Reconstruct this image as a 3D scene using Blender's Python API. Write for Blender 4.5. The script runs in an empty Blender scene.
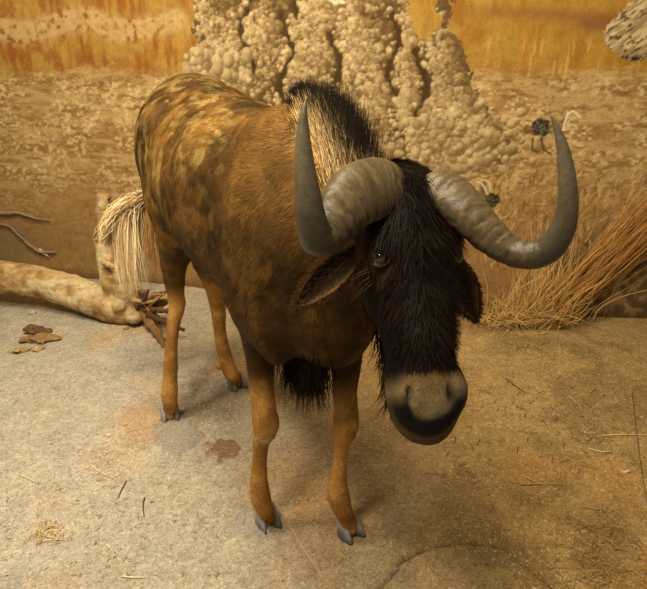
import bpy, math, random
import numpy as np
from mathutils import Vector

rng = np.random.default_rng(7)
random.seed(7)
scene = bpy.context.scene
COL = scene.collection

# ------------------------------------------------------------------ camera
PITCH = math.radians(23.0); CAM_H = 1.35; FPX = 640.0; CX, CY = 323.5, 294.5
CP, SP = math.cos(PITCH), math.sin(PITCH)
cam_d = bpy.data.cameras.new('camera'); cam = bpy.data.objects.new('camera', cam_d); COL.objects.link(cam)
cam.location = (0, 0, CAM_H); cam.rotation_euler = (math.radians(90) - PITCH, 0, 0)
cam_d.sensor_fit = 'HORIZONTAL'; cam_d.sensor_width = 36.0; cam_d.lens = FPX / 647.0 * 36.0
scene.camera = cam

def W(px, py, Y):
    """point of the place seen at a pixel of the photograph, at distance Y from the camera"""
    k = (py - CY) / FPX
    tan_a = (SP + k * CP) / (CP - k * SP)
    z = CAM_H - Y * tan_a
    zc = Y * CP + (CAM_H - z) * SP
    return np.array([(px - CX) / FPX * zc, Y, z])

def G(px, py, z=0.0):
    k = (py - CY) / FPX
    tan_a = (SP + k * CP) / (CP - k * SP)
    Y = (CAM_H - z) / tan_a
    return np.array([(px - CX) / FPX * (Y * CP + (CAM_H - z) * SP), Y, z])

def project(P):
    zc = P[..., 1] * CP + (CAM_H - P[..., 2]) * SP
    yc = P[..., 1] * SP - (CAM_H - P[..., 2]) * CP
    return CX + FPX * P[..., 0] / zc, CY - FPX * yc / zc

# ------------------------------------------------------------------ small tools
def lin(c):
    c = np.asarray(c, float) / 255.0
    return np.where(c <= 0.04045, c / 12.92, ((c + 0.055) / 1.055) ** 2.4)

def nrm(v):
    v = np.asarray(v, float)
    return v / np.maximum(np.linalg.norm(v, axis=-1, keepdims=True), 1e-9)

def sstep(a, b, x):
    t = np.clip((x - a) / (b - a), 0, 1)
    return t * t * (3 - 2 * t)

def mix(a, b, t):
    t = np.asarray(t)
    if t.ndim: t = t[..., None]
    return np.asarray(a) * (1 - t) + np.asarray(b) * t

def _h(ix, iy, iz, seed):
    n = (ix * 374761393 + iy * 668265263 + iz * 1274126177 + seed * 974634777) & 0xFFFFFFFF
    n = ((n ^ (n >> 13)) * 1103515245) & 0xFFFFFFFF
    n = ((n ^ (n >> 15)) * 2246822519) & 0xFFFFFFFF
    return ((n ^ (n >> 16)) & 0xFFFF) / 65535.0

def vnoise(P, seed=0):
    P = np.asarray(P, float)
    if P.shape[-1] == 2: P = np.concatenate([P, np.zeros(P.shape[:-1] + (1,))], -1)
    I = np.floor(P).astype(np.int64); F = P - I; F = F * F * (3 - 2 * F)
    out = 0
    for dx in (0, 1):
        wx = F[..., 0] if dx else 1 - F[..., 0]
        for dy in (0, 1):
            wy = F[..., 1] if dy else 1 - F[..., 1]
            for dz in (0, 1):
                wz = F[..., 2] if dz else 1 - F[..., 2]
                out = out + wx * wy * wz * _h(I[..., 0] + dx, I[..., 1] + dy, I[..., 2] + dz, seed)
    return out

def fbm(P, octv=4, seed=0):
    P = np.asarray(P, float); s = 0; a = 0.5; tot = 0
    for o in range(octv):
        s = s + a * vnoise(P * (2.03 ** o) + 17.3 * o, seed + o); tot += a; a *= 0.5
    return s / tot

def catmull(pts, n):
    """rows of numbers -> n rows along a smooth curve through them"""
    p = np.asarray(pts, float); p = np.vstack([2 * p[0] - p[1], p, 2 * p[-1] - p[-2]])
    m = len(p) - 3; out = []
    for t in np.linspace(0, m, n):
        i = min(int(t), m - 1); f = t - i
        a, b, c, d = p[i], p[i + 1], p[i + 2], p[i + 3]
        out.append(0.5 * (2 * b + (c - a) * f + (2 * a - 5 * b + 4 * c - d) * f * f + (3 * b - a - 3 * c + d) * f ** 3))
    return np.array(out)

def mesh_obj(name, V, F, mat, parent=None, col=None, smooth=True, normals=None):
    """V (n,3); F an int array (m,k) or a list of such arrays"""
    me = bpy.data.meshes.new(name)
    Fs = [np.asarray(f) for f in (F if isinstance(F, list) else [F]) if len(f)]
    me.vertices.add(len(V)); me.vertices.foreach_set('co', np.asarray(V, np.float32).ravel())
    nl = sum(f.size for f in Fs); npoly = sum(len(f) for f in Fs)
    me.loops.add(nl); me.polygons.add(npoly)
    me.loops.foreach_set('vertex_index', np.concatenate([f.ravel() for f in Fs]).astype(np.int32))
    cnt = np.concatenate([np.full(len(f), f.shape[1]) for f in Fs])
    st = np.concatenate([[0], np.cumsum(cnt)[:-1]])
    me.polygons.foreach_set('loop_start', st.astype(np.int32))
    me.update(calc_edges=True)
    me.polygons.foreach_set('use_smooth', np.full(npoly, smooth))
    if col is not None:
        a = me.color_attributes.new('Col', 'FLOAT_COLOR', 'POINT')
        c = np.ones((len(V), 4), np.float32); c[:, :3] = col
        a.data.foreach_set('color', c.ravel())
    if normals is not None:
        me.normals_split_custom_set_from_vertices(np.asarray(normals, float).tolist())
    me.validate()
    o = bpy.data.objects.new(name, me); COL.objects.link(o)
    me.materials.append(mat)
    if parent is not None: o.parent = parent
    return o

def place(o, origin):
    """put the object's origin at a point without moving its vertices"""
    origin = np.asarray(origin, float)
    me = o.data; n = len(me.vertices); co = np.empty(n * 3, np.float32)
    me.vertices.foreach_get('co', co)
    me.vertices.foreach_set('co', (co.reshape(-1, 3) - origin).astype(np.float32).ravel())
    me.update(); o.location = origin
    return o

def tag(o, label=None, cat=None, group=None, kind=None):
    for k, v in (('label', label), ('category', cat), ('group', group), ('kind', kind)):
        if v: o[k] = v
    return o

def empty(name, loc):
    o = bpy.data.objects.new(name, None); COL.objects.link(o); o.location = loc; o.empty_display_size = .05
    return o

def sweep(pts, rad, nseg=10, up=(0, 0, 1), flat=None, tipcap=True):
    """tube along points; flat: second radius along the up side -> V, F, (ring index, angle)"""
    P = np.asarray(pts, float); n = len(P)
    T = nrm(np.gradient(P, axis=0))
    U = []
    u = np.cross(T[0], np.asarray(up, float))
    if np.linalg.norm(u) < 1e-3: u = np.cross(T[0], [1, 0, 0])
    u = nrm(u)
    for i in range(n):
        u = nrm(u - T[i] * np.dot(u, T[i])); U.append(u)
    U = np.array(U); Vv = np.cross(U, T)
    r1 = np.broadcast_to(np.asarray(rad, float), (n,)); r2 = r1 if flat is None else np.broadcast_to(np.asarray(flat, float), (n,))
    a = np.linspace(0, 2 * np.pi, nseg, endpoint=False)
    V = (P[:, None] + U[:, None] * (np.cos(a)[None, :, None] * r1[:, None, None]) + Vv[:, None] * (np.sin(a)[None, :, None] * r2[:, None, None])).reshape(-1, 3)
    i, j = np.meshgrid(np.arange(n - 1), np.arange(nseg), indexing='ij'); j2 = (j + 1) % nseg
    F = np.stack([i * nseg + j, i * nseg + j2, (i + 1) * nseg + j2, (i + 1) * nseg + j], -1).reshape(-1, 4)
    V = np.vstack([V, P[0], P[-1]]); c0 = n * nseg
    jj = np.arange(nseg); jn = (jj + 1) % nseg
    T3 = np.concatenate([np.stack([jn, jj, np.full(nseg, c0)], -1), np.stack([(n - 1) * nseg + jj, (n - 1) * nseg + jn, np.full(nseg, c0 + 1)], -1)])
    return V, [F, T3]

def strands(root, d0, length, width, drop, nrmv, c0, c1, nseg=2, curl=None, side=None, profile=None, seed=1):
    """hair blades: root (n,3), start direction, length, width, per-strand bend vector (added with t^2)"""
    n = len(root); t = np.linspace(0, 1, nseg + 1)
    L = np.broadcast_to(np.asarray(length, float), (n,)); Wd = np.broadcast_to(np.asarray(width, float), (n,))
    P = root[:, None] + d0[:, None] * (L[:, None] * t[None])[..., None] + np.asarray(drop).reshape(-1, 1, 3) * (L[:, None] * t[None] ** 2)[..., None]
    if curl is not None: P = P + curl(t, n)
    return ribbon(P, Wd, nrmv, c0, c1, side, profile)

def ribbon(P, Wd, nrmv, c0, c1, side=None, profile=None, cpow=1.0):
    n, m = P.shape[:2]; t = np.linspace(0, 1, m)
    Tn = nrm(np.gradient(P, axis=1))
    if side is None: side = np.cross(Tn[:, m // 2], nrmv) + np.random.default_rng(n).normal(0, .35, (n, 3)) * (m > 3)
    S = nrm(side)
    g = np.cross(S, Tn[:, m // 2]); g2 = np.asarray(nrmv)
    S = np.where(((g * g2).sum(-1) < 0)[:, None], -S, S)[:, None]
    w = (1 - t ** 1.6) if profile is None else profile(t)
    w = np.maximum(w, .04)
    off = S * (Wd[:, None] * w[None] * .5)[..., None]
    V = np.stack([P - off, P + off], 2).reshape(n, m * 2, 3)
    base = (np.arange(n) * m * 2)[:, None]
    k = np.arange(m - 1) * 2
    q = np.stack([k, k + 1, k + 3, k + 2], -1)
    F = (base[:, :, None] + q[None]).reshape(-1, 4)
    C = (c0[:, None] * (1 - t[None, :, None] ** cpow) + c1[:, None] * t[None, :, None] ** cpow)
    C = np.repeat(C, 2, axis=1).reshape(-1, 3)
    N = np.repeat(np.asarray(nrmv)[:, None], m * 2, axis=1).reshape(-1, 3)
    return V.reshape(-1, 3), F, C, N

# ------------------------------------------------------------------ implicit solids
class Field:
    def __init__(s, lo, hi, h):
        s.lo = np.asarray(lo, float); s.h = h
        s.n = np.ceil((np.asarray(hi) - s.lo) / h).astype(int) + 1
        s.D = np.full(s.n, 1.0, np.float32)
    def box(s, lo, hi):
        a = np.clip(np.floor((np.asarray(lo) - s.lo) / s.h).astype(int), 0, s.n)
        b = np.clip(np.ceil((np.asarray(hi) - s.lo) / s.h).astype(int) + 1, 0, s.n)
        sl = tuple(slice(a[i], b[i]) for i in range(3))
        ax = [(s.lo[i] + s.h * np.arange(a[i], b[i])).astype(np.float32) for i in range(3)]
        return sl, np.stack(np.meshgrid(*ax, indexing='ij'), -1)
    def union(s, sl, d, k):
        o = s.D[sl]
        if k <= 0: s.D[sl] = np.minimum(o, d); return
        hh = np.clip(0.5 + 0.5 * (o - d) / k, 0, 1)
        s.D[sl] = o * (1 - hh) + d * hh - k * hh * (1 - hh)
    def cut(s, sl, d, k):
        o = s.D[sl]; hh = np.clip(0.5 - 0.5 * (o + d) / k, 0, 1)
        s.D[sl] = o * (1 - hh) - d * hh + k * hh * (1 - hh)
    @staticmethod
    def ell_d(q, r):
        k0 = np.sqrt(((q / r) ** 2).sum(-1)); k1 = np.sqrt(((q / (r * r)) ** 2).sum(-1))
        return k0 * (k0 - 1) / np.maximum(k1, 1e-6)
    def ellipsoid(s, c, r, axes=None, k=.03, cut=False):
        c = np.asarray(c, float); r = np.asarray(r, float); m = r.max() + max(k, .01) * 1.5 + .01
        sl, P = s.box(c - m, c + m); q = P - c.astype(np.float32)
        if axes is not None: q = np.stack([q @ np.asarray(a, np.float32) for a in axes], -1)
        d = s.ell_d(q, r.astype(np.float32))
        (s.cut if cut else s.union)(sl, d, k)
    def tube(s, pts, up=(0, 0, 1), k=.03, n=14, cut=False, uvec=None):
        """pts rows: x,y,z,ru,rv"""
        A = catmull(pts, n); A[:, 3:] = np.maximum(A[:, 3:], .004)
        m = A[:, 3:].max() + max(k, .01) * 1.5 + .01
        sl, P = s.box(A[:, :3].min(0) - m, A[:, :3].max(0) + m)
        best = np.full(P.shape[:3], 1.0, np.float32)
        for i in range(n - 1):
            a, b = A[i], A[i + 1]; ab = b[:3] - a[:3]; L2 = float(ab @ ab)
            if L2 < 1e-12: continue
            T = ab / math.sqrt(L2)
            if uvec is not None: u = np.asarray(uvec, float) - T * np.dot(uvec, T)
            else: u = np.cross(T, up)
            u = nrm(u); v = np.cross(u, T)
            q = P - a[:3].astype(np.float32)
            t = np.clip((q @ ab.astype(np.float32)) / L2, 0, 1)
            q = q - t[..., None] * ab.astype(np.float32)
            ru = a[3] + (b[3] - a[3]) * t; rv = a[4] + (b[4] - a[4]) * t
            qu = q @ u.astype(np.float32); qv = q @ v.astype(np.float32); qt = q @ T.astype(np.float32)
            rt = np.minimum(ru, rv)
            k0 = np.sqrt((qu / ru) ** 2 + (qv / rv) ** 2 + (qt / rt) ** 2)
            k1 = np.sqrt((qu / ru ** 2) ** 2 + (qv / rv ** 2) ** 2 + (qt / rt ** 2) ** 2)
            best = np.minimum(best, np.where(k1 < 1e-4, -rt, k0 * (k0 - 1) / np.maximum(k1, 1e-6)))
        (s.cut if cut else s.union)(sl, best, k)
    def mesh(s, smooth=2):
        D = s.D; S = D < 0; nx, ny, nz = D.shape
        c = np.zeros((nx - 1, ny - 1, nz - 1), np.int8)
        for dx in (0, 1):
            for dy in (0, 1):
                for dz in (0, 1):
                    c += S[dx:nx - 1 + dx, dy:ny - 1 + dy, dz:nz - 1 + dz]
        I = np.argwhere((c > 0) & (c < 8)); idx = -np.ones(c.shape, np.int64); idx[tuple(I.T)] = np.arange(len(I))
        acc = np.zeros((len(I), 3)); cnt = np.zeros(len(I))
        corners = [(x, y, z) for x in (0, 1) for y in (0, 1) for z in (0, 1)]
        for a in corners:
            for ax in range(3):
                if a[ax]: continue
                b = list(a); b[ax] = 1
                da = D[I[:, 0] + a[0], I[:, 1] + a[1], I[:, 2] + a[2]]; db = D[I[:, 0] + b[0], I[:, 1] + b[1], I[:, 2] + b[2]]
                m = (da < 0) != (db < 0)
                t = np.where(m, da / np.where(m, da - db, 1), 0)
                p = np.tile(np.array(a, float), (len(I), 1)); p[:, ax] += t
                acc[m] += p[m]; cnt[m] += 1
        V = s.lo + s.h * (I + acc / cnt[:, None])
        quads = []
        for ax in range(3):
            sl0 = [slice(None)] * 3; sl1 = [slice(None)] * 3; sl0[ax] = slice(0, -1); sl1[ax] = slice(1, None)
            e = S[tuple(sl0)] != S[tuple(sl1)]; E = np.argwhere(e)
            o1, o2 = [(1, 2), (2, 0), (0, 1)][ax]
            E = E[(E[:, o1] > 0) & (E[:, o2] > 0) & (E[:, o1] < D.shape[o1] - 1) & (E[:, o2] < D.shape[o2] - 1)]
            ins = S[tuple(E.T)]
            def cell(d1, d2):
                Q = E.copy(); Q[:, o1] -= d1; Q[:, o2] -= d2; return idx[tuple(Q.T)]
            q = np.stack([cell(1, 1), cell(0, 1), cell(0, 0), cell(1, 0)], -1)
            q[~ins] = q[~ins][:, ::-1]
            quads.append(q)
        Fq = np.vstack(quads); Fq = Fq[(Fq >= 0).all(1)]
        for _ in range(smooth):
            sm = np.zeros_like(V); ct = np.zeros(len(V))
            for a, b in ((0, 1), (1, 2), (2, 3), (3, 0)):
                np.add.at(sm, Fq[:, a], V[Fq[:, b]]); np.add.at(sm, Fq[:, b], V[Fq[:, a]])
                np.add.at(ct, Fq[:, a], 1); np.add.at(ct, Fq[:, b], 1)
            V = V * .45 + .55 * sm / np.maximum(ct, 1)[:, None]
        return V, Fq

def vnormals(V, F):
    fn = np.cross(V[F[:, 2]] - V[F[:, 0]], V[F[:, 3]] - V[F[:, 1]])
    N = np.zeros_like(V)
    for k in range(4): np.add.at(N, F[:, k], fn)
    return nrm(N)

# ------------------------------------------------------------------ materials
def material(name, rough=.8, spec=.3, noise=None, bump=None, sheen=0.0, base=None, stretch=None, coat=0.0):
    """colour attribute (or a base colour) varied by noise; noise=(scale, low, high), bump=(scale, strength, distance)"""
    m = bpy.data.materials.new(name); m.use_nodes = True; nt = m.node_tree; N = nt.nodes; Lk = nt.links
    b = N['Principled BSDF']; b.inputs['Roughness'].default_value = rough
    b.inputs['Specular IOR Level'].default_value = spec; b.inputs['Sheen Weight'].default_value = sheen
    b.inputs['Coat Weight'].default_value = coat
    if base is None:
        a = N.new('ShaderNodeAttribute'); a.attribute_name = 'Col'; c = a.outputs['Color']
    else:
        a = N.new('ShaderNodeRGB'); a.outputs[0].default_value = (*lin(base), 1); c = a.outputs[0]
    tc = N.new('ShaderNodeTexCoord'); mp = N.new('ShaderNodeMapping'); Lk.new(tc.outputs['Object'], mp.inputs[0])
    if stretch: mp.inputs['Scale'].default_value = stretch
    if noise:
        for sc, lo, hi in (noise if isinstance(noise[0], tuple) else (noise,)):
            t = N.new('ShaderNodeTexNoise'); t.inputs['Scale'].default_value = sc; t.inputs['Detail'].default_value = 5; t.inputs['Roughness'].default_value = .65
            Lk.new(mp.outputs[0], t.inputs['Vector'])
            r = N.new('ShaderNodeMapRange'); r.inputs[1].default_value = .3; r.inputs[2].default_value = .7; r.inputs[3].default_value = lo; r.inputs[4].default_value = hi
            Lk.new(t.outputs['Fac'], r.inputs[0])
            x = N.new('ShaderNodeMix'); x.data_type = 'RGBA'; x.blend_type = 'MULTIPLY'; x.inputs['Factor'].default_value = 1
            Lk.new(c, x.inputs['A']); Lk.new(r.outputs[0], x.inputs['B']); c = x.outputs['Result']
    Lk.new(c, b.inputs['Base Color'])
    if bump:
        prev = None
        for sc, st, di in (bump if isinstance(bump[0], tuple) else (bump,)):
            t = N.new('ShaderNodeTexNoise'); t.inputs['Scale'].default_value = sc; t.inputs['Detail'].default_value = 6; t.inputs['Roughness'].default_value = .65
            Lk.new(mp.outputs[0], t.inputs['Vector'])
            bp = N.new('ShaderNodeBump'); bp.inputs['Strength'].default_value = st; bp.inputs['Distance'].default_value = di
            Lk.new(t.outputs['Fac'], bp.inputs['Height'])
            if prev is not None: Lk.new(prev, bp.inputs['Normal'])
            prev = bp.outputs['Normal']
        Lk.new(prev, b.inputs['Normal'])
    return m

M_wall = material('painted_plaster', .85, .15, noise=((160, .8, 1.18), (14, .9, 1.1)), bump=((220, .25, .004), (40, .2, .006)))
M_ground = material('packed_earth', .95, .1, noise=((340, .60, 1.40), (110, .84, 1.16), (7, .92, 1.07)), bump=((260, .6, .006), (80, .5, .010), (18, .3, .02)))
def grit(m):
    # pale and dark grains strewn in the earth
    nt = m.node_tree; N = nt.nodes; Lk = nt.links; b = N['Principled BSDF']
    src = b.inputs['Base Color'].links[0].from_socket; tc = N.new('ShaderNodeTexCoord')
    for sc, colr, lo, hi, fac in ((230, (238, 222, 188), .80, .84, .9), (200, (78, 58, 36), .80, .84, .8), (110, (232, 214, 176), .93, .95, .9), (95, (82, 62, 40), .94, .96, .8)):
        v = N.new('ShaderNodeTexVoronoi'); v.inputs['Scale'].default_value = sc; Lk.new(tc.outputs['Object'], v.inputs['Vector'])
        sp = N.new('ShaderNodeSeparateColor'); Lk.new(v.outputs['Color'], sp.inputs[0])
        r = N.new('ShaderNodeMapRange'); r.inputs[1].default_value = lo; r.inputs[2].default_value = hi; Lk.new(sp.outputs[0], r.inputs[0])
        d = N.new('ShaderNodeMapRange'); d.inputs[1].default_value = .55; d.inputs[2].default_value = .25; Lk.new(v.outputs['Distance'], d.inputs[0])
        mu = N.new('ShaderNodeMath'); mu.operation = 'MULTIPLY'; Lk.new(r.outputs[0], mu.inputs[0]); Lk.new(d.outputs[0], mu.inputs[1])
        m2 = N.new('ShaderNodeMath'); m2.operation = 'MULTIPLY'; m2.inputs[1].default_value = fac; Lk.new(mu.outputs[0], m2.inputs[0])
        tint = N.new('ShaderNodeMix'); tint.data_type = 'RGBA'; tint.blend_type = 'MIX'
        Lk.new(m2.outputs[0], tint.inputs['Factor']); Lk.new(src, tint.inputs['A'])
        mm = N.new('ShaderNodeMix'); mm.data_type = 'RGBA'; mm.inputs['Factor'].default_value = .4; mm.inputs['A'].default_value = (*lin(colr), 1); Lk.new(src, mm.inputs['B'])
        Lk.new(mm.outputs['Result'], tint.inputs['B']); src = tint.outputs['Result']
    Lk.new(src, b.inputs['Base Color'])
grit(M_ground)
M_skin = material('hide', .8, .2, noise=((170, .65, 1.3),), bump=((260, .5, .004),))
M_fur = material('fur_strands', .65, .15)
M_hair = material('long_hair', .55, .2)
M_mane = material('mane_hair', .8, .06)
M_horn = material('horn', .34, .45, noise=((260, .8, 1.18),), bump=((300, .35, .0025),))
M_hoof = material('hoof_horn', .45, .4, noise=((120, .75, 1.25),), bump=((150, .3, .003),))
M_eye = material('glass_eye', .10, .8, coat=1.0)
M_wood = material('weathered_wood', .85, .2, noise=((45, .75, 1.2), (160, .8, 1.15)), bump=((60, .5, .01), (200, .4, .004)))
M_straw = material('straw', .7, .25, noise=((60, .8, 1.2),))
M_stone = material('pebble_stone', .9, .2, noise=((90, .7, 1.25),), bump=((120, .5, .004),))

# ------------------------------------------------------------------ ground
def ground_z(x, y):
    P = np.stack([x, y], -1)
    z = (fbm(P * 2.2, 3, 3) - .5) * .030 + (fbm(P * 14, 3, 9) - .5) * .010
    # flat where the animal stands and along the log
    for (cx, cy, r) in HOOF_SPOTS:
        w = np.exp(-((x - cx) ** 2 + (y - cy) ** 2) / (r * r)); z = z * (1 - w)
    return z

HOOFPX = dict(fl=(268, 524), fr=(350, 534), hl=(171, 419), hr=(237, 387))
HOOF_SPOTS = [(*G(*v)[:2], .13) for v in HOOFPX.values()]
log_pts_px = [(-90, 268, 3.02), (-30, 268, 3.0), (20, 272, 2.97), (70, 283, 2.93), (105, 298, 2.88), (128, 308, 2.83)]

def seg_dist(X, Y, pl):
    d = np.full(X.shape, 9.0); side = np.zeros(X.shape)
    for (a, b) in zip(pl[:-1], pl[1:]):
        a = np.asarray(a); b = np.asarray(b); ab = b - a
        t = np.clip(((X - a[0]) * ab[0] + (Y - a[1]) * ab[1]) / (ab @ ab), 0, 1)
        dx = X - a[0] - t * ab[0]; dy = Y - a[1] - t * ab[1]; dd = np.hypot(dx, dy)
        m = dd < d; d[m] = dd[m]; side[m] = np.sign(ab[0] * dy - ab[1] * dx)[m]
    return d, side

def wall_Y(x):
    return 3.13 - .195 * x + .02 * x * x

def build_ground():
    h = .0065
    xs = np.arange(-3.0, 2.8, h); ys = np.arange(.4, 3.98, h)
    X, Y = np.meshgrid(xs, ys, indexing='ij'); P2 = np.stack([X, Y], -1)
    Z = ground_z(X, Y)
    crack = [G(*p)[:2] for p in [(372, 600), (388, 582), (402, 562), (425, 550), (452, 545), (480, 545), (505, 550), (522, 566), (548, 584), (560, 600)]]
    d, side = seg_dist(X, Y, crack); d = d + (fbm(P2 * 40, 2, 5) - .5) * .012
    Z = Z - .014 * np.exp(-(d / .010) ** 2) + .016 * np.exp(-(d / .045) ** 2) * (side < 0)
    # soft mound round the far hind hoof, pads of set earth
    px, py = project(np.stack([X, Y, Z * 0], -1))
    wob = (fbm(P2 * 26, 3, 21) - .5) * 20; wob2 = (fbm(P2 * 26, 3, 22) - .5) * 18
    def blob(cx, cy, rx, ry, soft=.3):
        return 1 - sstep(1 - soft, 1 + soft * .3, np.hypot((px - cx + wob) / rx, (py - cy + wob2) / ry))
    Z = Z + .012 * blob(205, 398, 46, 24, .8) * (1 - np.exp(-((X - HOOF_SPOTS[3][0]) ** 2 + (Y - HOOF_SPOTS[3][1]) ** 2) / .004))
    pads = [(179, 434, 22, 20, .010), (251, 523, 22, 15, .010), (222, 449, 16, 11, .009)]
    for (cx, cy, rx, ry, hh) in pads: Z = Z + hh * blob(cx, cy, rx, ry, .12)
    # colour: greyer, paler left, browner right; partly the left's whiter light painted in
    n1 = fbm(P2 * 3.0, 4, 31); n2 = fbm(P2 * 22, 4, 41); n3 = vnoise(P2 * 150, 51)
    lr = sstep(.12, .95, (X + .9 + (n1 - .5) * .7 - (1.6 - Y) * .22) / 1.5)
    C = mix(lin((178, 168, 148)), lin((172, 142, 90)), lr)
    n4 = fbm(P2 * 120, 2, 45)
    C = C * (.84 + .32 * n2)[..., None] * (.70 + .60 * n4)[..., None]
    C = mix(C, C * lin((205, 170, 120)) / .5, sstep(.55, .8, n1) * .35)
    C = mix(C, lin((206, 190, 155)), (n3 > .9) * .55 * (1 - .6 * lr))
    C = mix(C, lin((100, 78, 52)), (vnoise(P2 * 120, 61) > .95) * .45)
    C = mix(C, lin((178, 133, 82)) * (.75 + .5 * n2)[..., None], .4 * blob(142, 420, 38, 22, .4))
    C = mix(C, lin((112, 98, 76)) * (.7 + .6 * n2)[..., None], .55 * blob(205, 400, 48, 26, .5))
    C = mix(C, lin((152, 142, 128)), .8 * blob(179, 434, 22, 20, .12))
    C = mix(C, lin((164, 154, 140)), .8 * blob(251, 523, 22, 15, .12))
    C = mix(C, lin((128, 84, 50)), .75 * blob(222, 449, 16, 11, .15))
    C = mix(C, lin((150, 138, 112)), .5 * blob(395, 525, 22, 26, .6))  # lit patch between the animal's shadows, painted into the earth colour
    C = mix(C, lin((60, 44, 26)), .75 * np.exp(-(d / .007) ** 2))
    C = mix(C, lin((96, 72, 42)), .35 * sstep(.5, .7, fbm(P2 * 5, 4, 77)) * lr)
    nx, ny = X.shape
    i, j = np.meshgrid(np.arange(nx - 1), np.arange(ny - 1), indexing='ij')
    F = np.stack([i * ny + j, (i + 1) * ny + j, (i + 1) * ny + j + 1, i * ny + j + 1], -1).reshape(-1, 4)
    o = mesh_obj('floor', np.stack([X, Y, Z], -1).reshape(-1, 3), F, M_ground, col=C.reshape(-1, 3))
    tag(o, kind='structure')
    return o

# ------------------------------------------------------------------ painted back wall
def wall_hit(px, py):
    """the wall's (x, height) at a pixel"""
    Y = 3.1
    for _ in range(20):
        p = W(px, py, Y); Y = float(wall_Y(p[0]))
    return W(px, py, Y)

def build_wall():
    h = .0045
    xs = np.arange(-2.9, 2.7, h); zs = np.arange(-.03, 2.1, h)
    X, Z = np.meshgrid(xs, zs, indexing='ij'); Y = wall_Y(X)
    px, py = project(np.stack([X, Y, Z], -1))
    S = np.stack([X, Z], -1)
    n_hor = fbm(S * np.array([7, 46]), 4, 101); n_ver = fbm(S * np.array([52, 7]), 4, 111)
    n_f = fbm(S * np.array([60, 85]), 4, 121); n_m = fbm(S * 9, 4, 131); n_b = fbm(S * 3, 3, 141)
    # dry grass plain
    C = mix(lin((200, 166, 110)), lin((166, 128, 74)), sstep(.35, .65, n_hor))
    C = mix(C, lin((232, 204, 150)), sstep(.46, .64, n_f) * sstep(.30, .50, n_m + (n_hor - .5) * .5) * .8)
    C = C * (.80 + .40 * fbm(S * np.array([110, 150]), 3, 145))[..., None]
    C = mix(C, lin((122, 88, 46)), sstep(.55, .75, fbm(S * np.array([26, 70]), 4, 151)) * .5)
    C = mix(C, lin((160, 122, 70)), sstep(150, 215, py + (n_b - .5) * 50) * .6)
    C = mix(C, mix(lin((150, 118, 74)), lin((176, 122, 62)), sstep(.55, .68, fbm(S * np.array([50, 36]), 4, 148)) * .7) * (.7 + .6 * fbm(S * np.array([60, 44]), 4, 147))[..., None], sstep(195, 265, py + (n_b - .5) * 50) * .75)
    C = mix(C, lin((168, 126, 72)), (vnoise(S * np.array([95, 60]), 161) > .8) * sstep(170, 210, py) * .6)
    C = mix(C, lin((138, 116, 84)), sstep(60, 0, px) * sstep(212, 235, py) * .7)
    # golden sky
    sky = mix(lin((196, 148, 68)), lin((172, 112, 48)), sstep(.3, .7, n_ver))
    sky = mix(sky, lin((206, 168, 84)), sstep(.45, .65, n_m) * .6)
    sky = mix(sky, lin((170, 96, 40)), sstep(.48, .66, fbm(S * np.array([12, 9]), 3, 171)) * sstep(230, 60, px) * .75)
    sky = mix(sky, lin((192, 150, 56)), sstep(420, 520, px) * .6)
    sky = sky * .86 * (.84 + .32 * fbm(S * np.array([70, 45]), 3, 175))[..., None]
    sky = mix(sky, lin((178, 118, 44)), sstep(.5, .7, n_ver) * sstep(30, 70, py) * sstep(470, 560, px) * .6)
    # dusty pale brush in front of the sky on the left
    fz = fbm(S * 42, 4, 181)
    band = np.exp(-((py - 26 - 8 * (n_b - .5) - 6 * np.sin(px * .06)) / 11) ** 2) * sstep(196, 170, px)
    sky = mix(sky, lin((206, 172, 116)) * (.75 + .5 * fz)[..., None], np.clip(band * sstep(.30, .50, fz) * 1.8, 0, .9))
    band = np.exp(-((py - 12 - (px - 500) * .05) / 7) ** 2) * sstep(455, 500, px)
    sky = mix(sky, lin((150, 104, 56)), band * .75)
    band = np.exp(-((py - 22 - 6 * n_b) / 9) ** 2) * sstep(560, 590, px)
    sky = mix(sky, lin((140, 92, 54)), band * .85)
    edge = 72 + (n_hor - .5) * 16 + (n_f - .5) * 26
    rl = sstep(.55, .7, fbm(S * np.array([40, 5]), 3, 177)) * sstep(24, 40, py) * sstep(470, 505, px) * sstep(575, 545, px)
    sky = mix(sky, lin((186, 118, 62)), rl * .7)
    sky = mix(sky, lin((224, 178, 110)), sstep(.66, .74, fbm(S * np.array([70, 7]), 3, 178)) * sstep(30, 50, py) * sstep(460, 500, px) * .6)
    C = mix(sky, C, sstep(-9, 9, py - edge))
    # dim brush at the foot of the wall, far right
    br = sstep(545, 585, px + (n_b - .5) * 60) * sstep(225, 262, py + (n_m - .5) * 60)
    C = mix(C, mix(lin((82, 66, 42)), lin((148, 122, 82)), sstep(.42, .66, fbm(S * np.array([30, 26]), 4, 201))), br * .9)
    # shadowy foot
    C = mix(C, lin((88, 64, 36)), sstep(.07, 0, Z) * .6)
    # the knobbly dusty mound: columns of rounded lumps, each lit from the upper left
    mound = np.zeros(X.shape, bool); Cm = np.zeros(C.shape)
    r_ = np.random.default_rng(5)
    outline = np.array([(192, 0), (196, 14), (190, 30), (196, 44), (186, 58), (184, 78), (205, 84), (300, 150), (400, 175), (470, 172), (505, 165), (520, 150), (500, 128), (486, 104), (470, 78), (466, 60), (458, 40), (450, 30), (451, 6), (449, -20), (437, -20), (438, 6), (441, 26), (428, 40), (420, 36), (412, 20), (402, -20), (193, -20)], float)
    def inside(pl, x, y):
        c = np.zeros(x.shape, bool); n = len(pl)
        for i in range(n):
            x1, y1 = pl[i]; x2, y2 = pl[(i + 1) % n]
            if y1 == y2: continue
            c ^= ((y1 > y) != (y2 > y)) & (x < (x2 - x1) * (y - y1) / (y2 - y1) + x1)
        return c
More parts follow.
